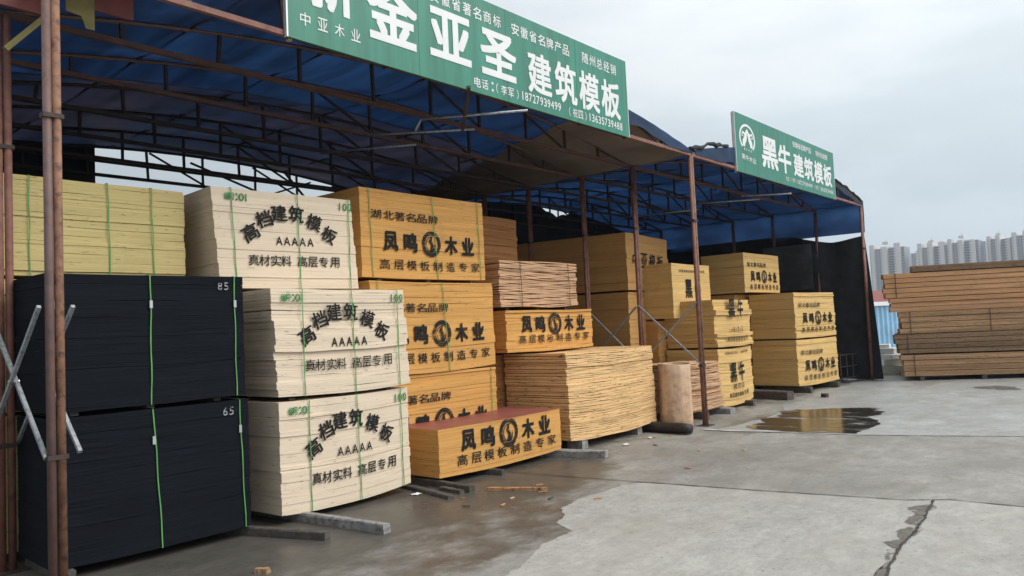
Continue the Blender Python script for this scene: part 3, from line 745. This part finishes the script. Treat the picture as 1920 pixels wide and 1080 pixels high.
def post_pair(root, x, y, mats, ztop=5.56, sep=.078):
    p = MB().tube([(x - sep / 2, y, .012), (x - sep / 2 + .004, y, ztop)], .037, 12).build('post', M[mats[0]], root, True)
    MB().tube([(x + sep / 2, y - .01, .012), (x + sep / 2 - .003, y - .01, ztop)], .037, 12).build('pipe', M[mats[1]], p, True)
    MB().box(x - .16, x + .16, y - .14, y + .12, .001, .012).build('foot_plate', M['chord'], p)
    for z in (1.22, 4.2):
        MB().box(x - sep / 2 - .045, x + sep / 2 + .045, y - .052, y + .042, z - .02, z + .02).build('clamp', M['chord'], p)
    return p
def scissor(root, x, ya, yb, z0, z1):
    a = MB().bar((x - .02, ya, z1), (x - .02, yb, z0), .032).build('scissor_brace', M['galv'], root)
    MB().bar((x + .02, ya, z0), (x + .02, yb, z1), .032).build('scissor_arm', M['galv'], a)
    yc = (ya + yb) / 2; zc = (z0 + z1) / 2
    MB().tube([(x - .045, yc, zc), (x + .045, yc, zc)], .014, 8).build('pivot_bolt', M['clip'], a)

def roof_sheet(root, name, xa, xb, x0, x1, ya, yb, mat, lift=.0, nu=26, nv=46, seed=1, slant=0):
    mb = MB()
    def fn(u, v):
        x0_ = xa + slant * v; x = x0_ + (xb - x0_) * u; y = ya + (yb - ya) * v
        z = ZC + .06 + lift + arch(x, x0, x1)
        q = ((y - YF) / DY) % 1.0
        z -= .075 * math.sin(math.pi * q) * min(1, arch(x, x0, x1) * 3 + .3) if y > YF else 0
        z += .03 * mnoise.noise((x * 1.1, y * 2.2, seed)) + .018 * mnoise.noise((x * 3.1 + y * 1.5, y * 1.2, seed + 5))
        return (x, y, z)
    mb.face_grid(fn, nu, nv)
    return mb.build(name, M[mat], root, True)
def cloth_wall(root, name, p, q, z0, z1, mat, fold=.05, nu=40, nv=12, seed=1, ztop=None, flare=0):
    mb = MB(); p, q = Vector((*p, 0)), Vector((*q, 0)); d_ = (q - p).normalized(); nrm = Vector((-d_.y, d_.x, 0))
    def fn(u, v):
        c = p + (q - p) * u
        top = ztop(u) if ztop else z1
        z = z0 + (top - z0) * v
        f_ = fold * (mnoise.noise((u * (q - p).length * 1.1 + v * .8, v * 1.5, seed)) + .6 * math.sin(u * (q - p).length * 4 + 2 * math.sin(v * 3)) * .3)
        c = c + nrm * f_ - d_ * flare * (1 - v) * (1 - u)
        return (c.x, c.y, z)
    mb.face_grid(fn, nu, nv)
    return mb.build(name, M[mat], root, True)

bay1 = empty('canopy_shed', (8.56, 7.4, 0), 0, 'nearer open canopy shed with arched blue tarp roof over the cream and orange stacks', 'shed', 'open canopy sheds')
bay2 = empty('canopy_shed', (20.32, 7.4, 0), 0, 'farther open canopy shed with blue tarp roof, beside the lumber piles', 'shed', 'open canopy sheds')
inner1 = empty('tmp'); inner2 = empty('tmp')
bpy.data.objects.remove(inner1); bpy.data.objects.remove(inner2)
class Off:                      # builds parts in world coordinates, then parents them without moving them
    pass
X0, X1, X2 = 2.57, 14.55, 26.12
def adopt(root, fn):
    before = set(bpy.data.objects)
    fn(None)
    for o in set(bpy.data.objects) - before:
        if o.parent is None:
            o.parent = root; o.matrix_parent_inverse = Matrix.Translation(-Vector(root.location))
def parts1(_):
    for k_ in range(7): truss(None, X0, X1, YF + DY * k_, k_ == 0, k_)
    post_pair(None, X0 - .04, YF, ('rust_grey', 'rust_brown'))
    post_pair(None, X0, YF + DY - .02, ('rust', 'rust'), sep=.085)
    for k_ in range(2, 7): post_pair(None, X0 - .1, YF + DY * k_, ('rust', 'rust'))
    scissor(None, X0 - .14, YF, YF + DY, 1.22, 2.52); scissor(None, X0 + .12, YF - .03, YF + DY - .03, 1.24, 2.52)
    roof_sheet(None, 'roof_tarp', X0 - .1, X1 + .2, X0, X1, YF - .02, 11.2, 'tarp_blue', 0, seed=2)
    roof_sheet(None, 'aged_roof_tarp', X0 - .1, X1 + .2, X0, X1, 11.15, 16.2, 'tarp_grey', .012, seed=3)
    roof_sheet(None, 'beige_roof_liner', 11.45, X1 + .02, X0, X1, YF + .02, 16.0, 'tarp_beige', -.045, 14, 46, seed=4, slant=2.5)
    for i in range(1, 6):
        x = X0 + (X1 - X0) * i / 6
        MB().tube([(x, YF, ZC + .03 + arch(x, X0, X1)), (x, 16.1, ZC + .03 + arch(x, X0, X1))], .02, 6).build('purlin', M['chord'], None)
    cloth_wall(None, 'side_curtain', (X0 - .2, 9.3), (X0 - .2, 16.1), .03, 5.62, 'net', .05, seed=2)
    cloth_wall(None, 'back_curtain', (X0 - .15, 16.15), (6.3, 16.15), .03, 6.0, 'net', .06, 24, seed=3, ztop=lambda u: 5.66 + arch(X0 + 3.73 * u, X0, X1))
    cloth_wall(None, 'back_curtain', (6.3, 16.2), (12.1, 16.2), .03, 4.9, 'net', .06, seed=4)
    cloth_wall(None, 'back_curtain', (12.1, 16.15), (X1, 16.15), .03, 6.0, 'net', .06, 20, seed=5, ztop=lambda u: 5.68 + arch(12.1 + 2.45 * u, X0, X1))
    MB().bar((X0, 16.1, 5.86), (X1, 16.1, 5.86), .05).build('back_rail', M['chord'], None)
    MB().bar((X0, 16.1, 5.3), (X1, 16.1, 5.3), .04).build('back_rail', M['chord'], None)
    # bracing seen against the sky gap
    for a, b_ in (((8.2, 16.0, 6.05), (10.6, 16.0, 5.35)), ((9.3, 15.9, 5.25), (11.2, 15.9, 5.95)), ((10.0, 15.2, 5.95), (10.55, 15.2, 5.4))):
        MB().bar(a, b_, .04).build('sway_brace', M['chord'], None)
    # loose grey conduits slung under the trusses
    for a, b_ in (((7.95, 8.43, 5.36), (8.82, 7.06, 5.36)), ((7.94, 9.67, 5.36), (8.99, 8.3, 5.36)), ((8.07, 11.15, 5.36), (8.95, 9.64, 5.36))):
        MB().tube([a, b_], .018, 8).build('conduit', M['galv'], None, True)
    MB().tube([(7.95, 8.43, 5.36), (7.93, 8.55, 5.2)], .018, 8).build('conduit', M['galv'], None, True)
    MB().bar((7.83, 7.3, 5.56), (8.6, 8.2, 5.25), .045).build('drop_brace', M['chord'], None)
    # plates and braces at the left front corner
    MB().box(2.2, 2.72, 7.95, 8.0, 5.32, 5.62).build('corner_plate', M['red_plate'], None)
    MB().box(2.98, 3.5, 7.95, 7.99, 5.50, 5.85).build('corner_plate', M['red_plate'], None)
    MB().poly([(2.84, 7.9, 5.40), (2.98, 7.9, 5.38), (3.02, 7.9, 5.27), (3.10, 7.9, 5.27), (3.10, 7.9, 5.62), (2.84, 7.9, 5.62)]).build('gusset', M['olive_plate'], None).modifiers.new('t', 'SOLIDIFY').thickness = .01
    MB().bar((2.36, 8.02, 4.93), (2.74, 8.02, 5.38), .05).build('corner_brace', M['olive_plate'], None)
adopt(bay1, parts1)
def parts2(_):
    for k_ in range(7): truss(None, X1 + .03, X2, YF + DY * k_, k_ == 0, k_ + 1)
    post_pair(None, X1, YF, ('rust', 'rust_brown'), sep=.075)
    post_pair(None, X1, YF + DY - .06, ('rust', 'rust'), sep=.07)
    post_pair(None, X1, YF + 2 * DY - .15, ('rust', 'rust'), sep=.07)
    for k_ in range(3, 7): post_pair(None, X1, YF + DY * k_, ('rust', 'rust'), sep=.07)
    for k_ in range(0, 7): post_pair(None, X2, YF + DY * k_ + .02, ('rust', 'rust'), sep=.07)
    scissor(None, X1 - .09, YF, YF + DY - .06, 1.27, 2.52); scissor(None, X1 - .09, YF + DY - .04, YF + 2 * DY - .15, 1.27, 2.5)
    roof_sheet(None, 'roof_tarp', X1 + .02, X2 + .1, X1, X2, YF - .02, 16.2, 'tarp_blue', .02, seed=6)
    for i in range(1, 6):
        x = X1 + (X2 - X1) * i / 6
        MB().tube([(x, YF, ZC + .03 + arch(x, X1, X2)), (x, 16.1, ZC + .03 + arch(x, X1, X2))], .02, 6).build('purlin', M['chord'], None)
    cloth_wall(None, 'back_curtain', (X1, 16.15), (X2, 16.15), .03, 6.0, 'net', .06, 60, 14, seed=7, ztop=lambda u: 5.69 + arch(X1 + (X2 - X1) * u, X1, X2) - max(0, .30 - 3.0 * abs(u - .60)) - .05 * (1 if .3 < u < .72 and int(u * 60) % 3 == 0 else 0))
    cloth_wall(None, 'end_curtain', (X2 + .06, YF - .02), (X2 + .06, 16.1), .03, 4.6, 'net', .19, 90, 22, seed=8, ztop=lambda u: 4.62 - .12 * math.sin(min(1, u * 4) * math.pi) + .25 * min(1, max(0, u - .12) * 5), flare=.28)
    cloth_wall(None, 'mesh_window', (X2 - .3, 8.95), (X2 - .3, 10.6), 3.0, 4.5, 'net_thin', .03, 12, 10, seed=18)
    cloth_wall(None, 'end_valance', (X2 + .04, YF - .05), (X2 + .04, 16.1), 4.72, 5.74, 'tarp_side', .06, 40, 8, seed=9)
    for a, b_ in (((19.37, 8.45, 5.36), (20.19, 6.93 + .5, 5.36)), ((19.53, 9.76, 5.36), (20.37, 8.36, 5.36)), ((20.13, 12.65, 5.36), (20.57, 10.28, 5.36))):
        MB().tube([a, b_], .022, 8).build('conduit', M['galv'], None, True)
    # torn dark netting bunched on the front edge
    mb = MB(); r_ = random.Random(4)
    pts = [(x, YF - .05, ZC + .10 + arch(x, X1, X2) + r_.uniform(0, .09)) for x in [14.45 + i * .14 for i in range(14)]]
    mb.tube(pts, [.02 + r_.random() * .035 for _ in pts], 7); mb.build('bunched_net', M['net'], None, True)
    pts = [(x, YF - .05, ZC + .08 + arch(x, X1, X2) + r_.uniform(0, .05)) for x in [23.6 + i * .2 for i in range(13)]]
    mb = MB(); mb.tube(pts, [.02 + r_.random() * .03 for _ in pts], 7); mb.build('bunched_net', M['net'], None, True)
adopt(bay2, parts2)

# blue tarp edge folded down over the front arches
def front_valance(xa, xb, x0, x1, drop, mat, seed):
    mb = MB()
    def fn(u, v):
        x = xa + (xb - xa) * u; top = ZC + .085 + arch(x, x0, x1)
        bot = max(ZC + .02, top - drop * (1 + .35 * mnoise.noise((x * 1.7, 0, seed))))
        return (x, YF - .045 + .02 * mnoise.noise((x * 2.5, v, seed)), top + (bot - top) * v)
    mb.face_grid(fn, 24, 3); mb.build('front_valance', M[mat], None, True)
adopt(bay1, lambda _: front_valance(12.0, X1 + .05, X0, X1, .24, 'tarp_side', 3))
adopt(bay2, lambda _: (front_valance(X1 + .2, 16.75, X1, X2, .34, 'tarp_side', 5), front_valance(23.3, X2 + .05, X1, X2, .2, 'net', 7)))

# ------------------------------------------------------------------ signboards
def signboard(label, x0, x1, z0, z1, fill):
    root = empty('signboard', ((x0 + x1) / 2, 7.33, z0), 0, label, 'sign', 'green shop signs on the canopy')
    y = 7.33
    def f(_):
        MB().box(x0, x1, y, y + .03, z0, z1).build('panel', M['sign_green'], None)
        e_ = MB(); e_.box(x0 - .022, x0 - .001, y - .006, y + .05, z0, z1); e_.box(x1 + .001, x1 + .02, y - .006, y + .05, z0, z1)
        e_.build('edge_trim', M['sign_edge'], None)
        n = int((x1 - x0) / 1.2)
        for i in range(n + 1):
            x = x0 + .05 + (x1 - x0 - .1) * i / n
            MB().bar((x, y + .065, z0 - .02), (x, y + .065, z1), .05).build('rear_upright', M['sign_post' if i == 0 else 'chord'], None)
        MB().bar((x0, y + .055, z0 + .02), (x1, y + .055, z0 + .02), .04).build('rear_rail', M['chord'], None)
        for i in range(1, 4):
            x = x0 + (x1 - x0) * (i / 4 + .03)
            MB().box(x - .004, x + .004, y - .0015, y, z0, z1).build('panel_seam', M['sign_seam'], None)
        for nm, t_ in fill():
            t_.build(nm, M['sign_white'], None, y - .004)
    adopt(root, f)
M['sign_seam'] = plain('sign_seam', (.018, .12, .075), .5)
def fill1():
    a = Text()
    for c, x, z0, z1, w_ in (('新', 5.52, 5.97, 6.70, .72), ('金', 6.49, 5.83, 6.60, .84), ('亚', 7.53, 5.86, 6.55, .80), ('圣', 8.53, 5.84, 6.53, .80)):
        a.ch(c, x, (z0 + z1) / 2, w_, z1 - z0, 0, .036)
    a.cut()
    for c, x in (('建', 9.50), ('筑', 10.19), ('模', 10.86), ('板', 11.52)): a.ch(c, x, 6.12, .60, .66, 0, .030)
    b_ = Text()
    b_.row('安徽省著名商标', (7.24, 6.70), (8.52, 6.70), .17, .18, .016); b_.cut()
    b_.row('安徽省名牌产品', (8.94, 6.69), (10.23, 6.69), .18, .18, .016); b_.cut()
    b_.row('随州总经销', (10.78, 6.69), (11.65, 6.69), .18, .19, .016); b_.cut()
    b_.row('中亚木业', (5.16, 5.79), (5.88, 5.79), .14, .155, .010); b_.cut()
    b_.row('电话:', (8.04, 5.68), (8.36, 5.68), .14, .145, .014); b_.cut()
    b_.row('（李军）', (8.46, 5.68), (8.93, 5.68), .13, .145, .012); b_.cut()
    b_.row('18727939499', (9.05, 5.69), (9.98, 5.69), .075, .135, .014); b_.cut()
    b_.row('（祝四）', (10.26, 5.67), (10.72, 5.67), .13, .145, .012); b_.cut()
    b_.row('13635739488', (10.84, 5.68), (11.82, 5.68), .075, .135, .014); b_.cut()
    return (('large_lettering', a), ('small_lettering', b_))
signboard('large green signboard lettered 新金亚圣建筑模板 with two telephone numbers', 4.93, 12.07, 5.53, 6.94, fill1)
def fill2():
    a = Text()
    a.ch('黑', 18.64, 6.18, 1.0, .78, 0, .036); a.ch('牛', 19.60, 6.165, .86, .73, 0, .036); a.cut()
    for c, x in (('建', 20.56), ('筑', 21.32), ('模', 22.08), ('板', 22.83)): a.ch(c, x, 6.13, .70, .62, 0, .034)
    b_ = Text()
    b_.row('安徽省名牌产品', (20.31, 6.665), (21.48, 6.665), .19, .16, .018); b_.cut()
    b_.row('随州总经销', (22.04, 6.665), (22.81, 6.665), .19, .16, .018); b_.cut()
    b_.row('黑牛木业', (17.06, 5.88), (17.67, 5.86), .20, .13, .014); b_.cut()
    b_.row('电话:（李军）18727939499 （祝四）13635739488', (19.67, 5.68), (23.19, 5.68), .085, .11, .008); b_.cut()
    c = Text(); cx, cz = 17.33, 6.34
    c.ring(cx, cz, .34, .285, -45, 225, 30, 1.3)
    for s_ in (-1, 1):      # curled horns and a broad bull's head
        c.stroke([(cx + s_ * .06, cz + .02), (cx + s_ * .16, cz + .10), (cx + s_ * .26, cz + .13), (cx + s_ * .30, cz + .04), (cx + s_ * .22, cz + .03)], [.05, .06, .055, .045, .03])
        c.stroke([(cx, cz + .22), (cx + s_ * .07, cz + .10), (cx + s_ * .12, cz - .02), (cx + s_ * .20, cz - .10), (cx + s_ * .22, cz - .20)], [.03, .12, .15, .16, .12])
    c.row('黑牛木业', (cx - .19, cz - .27), (cx + .19, cz - .27), .085, .06, .01)
    return (('large_lettering', a), ('small_lettering', b_), ('emblem', c))
signboard('smaller green signboard lettered 黑牛建筑模板 with a round bull emblem', 16.68, 23.42, 5.50, 6.88, fill2)

# ------------------------------------------------------------------ lumber at the right
A = Vector((25.80, 6.40, 0)); lu = math.atan2(-.891, .454)
def lumber(label, u0, u1, z0, z1, layers, mat, dep=2.4, seed=1, bands=(), back=0.0):
    r_ = random.Random(seed); c, s_ = math.cos(lu), math.sin(lu)
    root = empty('lumber_bundle', (A.x + c * u0 - s_ * back, A.y + s_ * u0 + c * back, z0), lu, label, 'lumber', 'lumber bundles stacked by the yard')
    L_ = u1 - u0; th = (z1 - z0) / layers; mb = MB()
    for i in range(layers):
        yy = 0
        nb = 16
        lx = r_.uniform(-.03, .03)
        for j in range(nb):
            wd = dep / nb
            e0 = r_.uniform(-.05, .05) + lx + .27 * yy; e1 = L_ + r_.uniform(-.05, .05); dz = r_.uniform(-.004, .004)
            dy = r_.uniform(-.022, .018) if j == 0 else 0
            mb.box(e0, e1, yy + dy + .003, yy + wd, i * th + .004, (i + 1) * th - .012 + dz)
            yy += wd
    mb.build('planks', M[mat], root)
    for u in bands:
        MB().box(u, u + .02, -.025, -.015, .01, z1 - z0).build('strap', M['strap_dark'], root)
    return root
lumber('weathered brown lumber bundle at the bottom of the right-hand pile', .0, 6.2, .14, .80, 4, 'timber', seed=1, bands=(.30, 4.1))
lumber('grey weathered lumber bundle, second from the bottom of the right-hand pile', -.15, 6.1, .835, 1.435, 4, 'timber_old', seed=2, bands=(.30,))
lumber('brown lumber bundle with stained top, third from the bottom of the right-hand pile', -.02, 6.1, 1.44, 2.125, 4, 'timber', seed=3, bands=(.28, 2.48))
lumber('thin reddish lumber layer in the upper middle of the right-hand pile', -.22, 6.0, 2.116, 2.545, 3, 'timber_red', seed=4)
lumber('reddish fresh lumber bundle near the top of the right-hand pile', -.40, 6.0, 2.55, 3.31, 5, 'timber_red', seed=5, bands=(.32,))
lumber('single weathered layer lying on top of the right-hand pile', .38, 6.0, 3.32, 3.52, 1, 'timber_old', seed=6)
def lp(u, v, z): return (A.x + math.cos(lu) * u - math.sin(lu) * v, A.y + math.sin(lu) * u + math.cos(lu) * v, z)
for u in (.5, 2.2, 4.0):
    mb = MB(); a, b_ = lp(u, -.03, 0), lp(u, 2.45, 0)
    o = beam('timber_bearer', 'dark bearer on the floor under the right-hand lumber pile', 'bearer', a[:2], b_[:2], .12, .135, 'bearer', 'bearers under the lumber pile', seed=40 + int(u))
# foam blocks
for i, (x, y, z, w_, h_, mt_) in enumerate(((28.5, 7.45, .0, .7, .32, 'foam_green'), (28.5, 7.5, .325, .62, .2, 'foam'), (28.45, 7.42, .53, .7, .17, 'foam'), (28.55, 7.5, .705, .6, .2, 'foam'), (28.6, 7.65, .91, .34, .12, 'foam'))):
    o = MB().box(-w_ / 2, w_ / 2, -w_ / 2, w_ / 2, 0, h_).build('foam_block', M[mt_], None, loc=(x, y, z + .001)); o.rotation_euler.z = .3 + i * .35
    md = o.modifiers.new('b', 'BEVEL'); md.width = .02; md.segments = 2
    tag(o, ('greenish foam block at the floor, lowest of the small white pile', 'second foam block from the floor in the small white pile', 'middle foam block of the small white pile', 'fourth foam block from the floor in the small white pile', 'smallest foam block on top of the small white pile')[i], 'foam block')
# blue sheet-metal cabin behind the lumber
cb = empty('metal_cabin', (34.2, 8.9, 0), R(-20), 'light blue corrugated metal cabin with white top behind the lumber pile', 'cabin')
mb = MB(); n = 60
def corr(u, v): return (-1.6 + 3.6 * u, -.0 + .035 * (1 if int(u * 40) % 2 else -1), .02 + 2.35 * v)
mb.face_grid(lambda u, v: (-1.6 + 3.6 * u, .035 * math.sin(u * 75), .02 + 2.35 * v), 180, 1)
mb.face_grid(lambda u, v: (-1.6 + .035 * math.sin(u * 60), 2.6 * u, .02 + 2.35 * v), 140, 1)
mb.build('corrugated_wall', M['blue_sheet'], cb, True)
MB().box(-1.68, 2.1, -.1, 2.7, 2.40, 2.56).build('roof', M['white_roof'], cb)
# cage trolley in front of the net
ct = empty('wire_trolley', (25.05, 8.05, 0), R(-8), 'low dark wire-frame trolley in front of the black net', 'trolley')
mb = MB()
for z in (.12, .48, .85): mb.bar((0, 0, z), (1.25, 0, z), .025); mb.bar((0, .5, z), (1.25, .5, z), .025); mb.bar((0, .013, z), (0, .487, z), .02); mb.bar((1.25, .013, z), (1.25, .487, z), .02)
mb.build('frame', M['bearer'], ct)
mb = MB()
for x in (0, .42, .84, 1.25): mb.bar((x, -.024, .08), (x, -.024, .87), .025); mb.bar((x, .524, .08), (x, .524, .87), .025)
mb.build('uprights', M['bearer'], ct)
for x in (.1, 1.15):
    for y in (.0, .5): MB().tube([(x, y - .015, .05), (x, y + .015, .05)], .045, 10).build('wheel', M['log'], ct)
beam('timber_pallet', 'flat weathered pallet board under the wire trolley', 'pallet', (24.9, 7.85), (26.3, 7.65), .25, .03, 'bearer', seed=50)

# ------------------------------------------------------------------ distance: towers, trees, red roof
def tower(label, y0, y1, h, seed, x=1000.0, dep=26, pent=True):
    r_ = random.Random(seed); W_ = y1 - y0
    root = empty('apartment_tower', (x, (y0 + y1) / 2, 0), 0, label, 'tower', 'distant apartment towers')
    # plan: projecting light fins alternating with recessed bays (face towards -x)
    bays = [(-.5, -.40, 0, 'g'), (-.40, -.22, -3, 'w'), (-.22, -.02, 2.5, 'b'), (-.02, .16, -3.5, 'w'), (.16, .36, 0, 'g'), (.36, .5, -2, 'w')]
    wall = MB(); grey = MB(); win = MB(); bal = MB(); fl = 3.0
    for a, b_, off, kd in bays:
        ya, yb = a * W_, b_ * W_
        hh = h + (2.8 if kd == 'w' and r_.random() < .6 else r_.uniform(-2.5, .5))
        (grey if kd == 'g' else wall).box(off, dep, ya, yb - .02, 0, hh)
        nf = int(h / fl)
        for f_ in range(nf):
            z = f_ * fl + .9
            if kd == 'g':
                for q in (.28, .70):
                    yc = ya + (yb - ya) * q; win.box(off - .08, off - .01, yc - .7, yc + .7, z, z + 1.5)
            elif kd == 'b':
                bal.box(off - 1.1, off - .02, ya + .3, yb - .4, z - .7, z + .3); win.box(off - .06, off - .01, ya + .5, yb - .6, z + .32, z + 1.7)
            elif f_ % 1 == 0:
                yc = (ya + yb) / 2; win.box(off - .06, off - .01, yb - 1.6, yb - .6, z, z + 1.2)
    wall.build('wall', M['tower'], root); grey.build('bay_wall', M['tower_grey'], root)
    o_ = win.build('windows', M['window'], root); o_['kind'] = 'stuff'; bal.build('balcony_stack', M['balcony_blue'], root)
    if pent:
        pb = MB(); pb.box(4, 12, -W_ * .02, W_ * .15, h + 2.9, h + 6.0); pb.tube([(8, W_ * .06, h + 6.0), (8, W_ * .06, h + 9.5)], .3, 6); pb.build('lift_house', M['tower'], root)
T = [(238.5, 277, 80.5, 'leftmost pale tower, next to the black net, with a mast'), (193, 224, 77, 'pale tower just right of the low gap in the skyline'), (162, 192.5, 79, 'middle pale tower of the row'), (131, 156, 79, 'pale tower with blue glass, second from the right edge'), (99, 130, 79.5, 'pale tower cut by the right edge of the view')]
for i, (a, b_, h, lb) in enumerate(T): tower(lb, a, b_, h, i + 3, 1000 if i != 3 else 1015)
tower('shorter grey tower set back in the gap of the skyline', 250, 282, 83, 21, 1200, 20, False)
tower('narrow set-back tower between the middle towers', 186, 232, 92, 25, 1200, 20, False)
# tree belt below the towers
for i in range(7):
    r_ = random.Random(60 + i); mb = MB()
    bx, by = 420 + r_.uniform(-20, 20), 132 - i * 11
    for _ in range(420):
        a, b_ = r_.uniform(0, 6.28), r_.uniform(-.5, 1.5); rr = 5.5 * r_.random() ** .4
        c = Vector((rr * math.cos(a) * math.cos(b_), rr * math.sin(a) * math.cos(b_), 6.5 + rr * .85 * math.sin(b_)))
        n_ = Vector((r_.uniform(-1, 1), r_.uniform(-1, 1), r_.uniform(-1, 1))).normalized(); t1 = n_.orthogonal().normalized(); t2 = n_.cross(t1); s_ = r_.uniform(.5, 1.0)
        mb.poly([c + t1 * s_, c + t2 * s_ * .7, c - t1 * s_, c - t2 * s_ * .7])
    root = empty('tree', (bx, by, 0), 0, 'hazy green tree far behind the lumber pile', 'tree', 'far trees')
    mb.build('crown', M['leaf'], root)
    MB().tube([(0, 0, 0), (.2, 0, 3), (0, .1, 6.5)], [.4, .3, .12], 7).build('trunk', M['bearer'], root)
rh = empty('low_building', (150, 44.5, 0), R(5), 'low far building with dull red roof, seen in the slot left of the lumber', 'building')
MB().box(-4, 4, -12, 6, 0, 3.6).build('wall', M['tower_grey'], rh)
mb = MB(); mb.poly([(-4.5, -12.4, 3.62), (-4.5, 6.4, 3.62), (0, 6.4, 6.0), (0, -12.4, 6.0)]); mb.poly([(0, -12.4, 6.0), (0, 6.4, 6.0), (4.5, 6.4, 3.62), (4.5, -12.4, 3.62)])
mb.build('roof', M['red_roof'], rh)

# ------------------------------------------------------------------ haze
hz = MB().box(-420, 1600, -950, 1500, -1, 103).build('haze', None); tag(hz, 'thin grey-blue haze over the far city', 'haze', kind='stuff')
mt = bpy.data.materials.new('haze'); mt.use_nodes = True; t = mt.node_tree; t.nodes.clear()
o = t.nodes.new('ShaderNodeOutputMaterial'); v = t.nodes.new('ShaderNodeVolumePrincipled')
v.inputs['Color'].default_value = (.80, .88, .96, 1); v.inputs['Density'].default_value = .00034; v.inputs['Anisotropy'].default_value = .2
t.links.new(v.outputs[0], o.inputs['Volume']); hz.data.materials.append(mt)
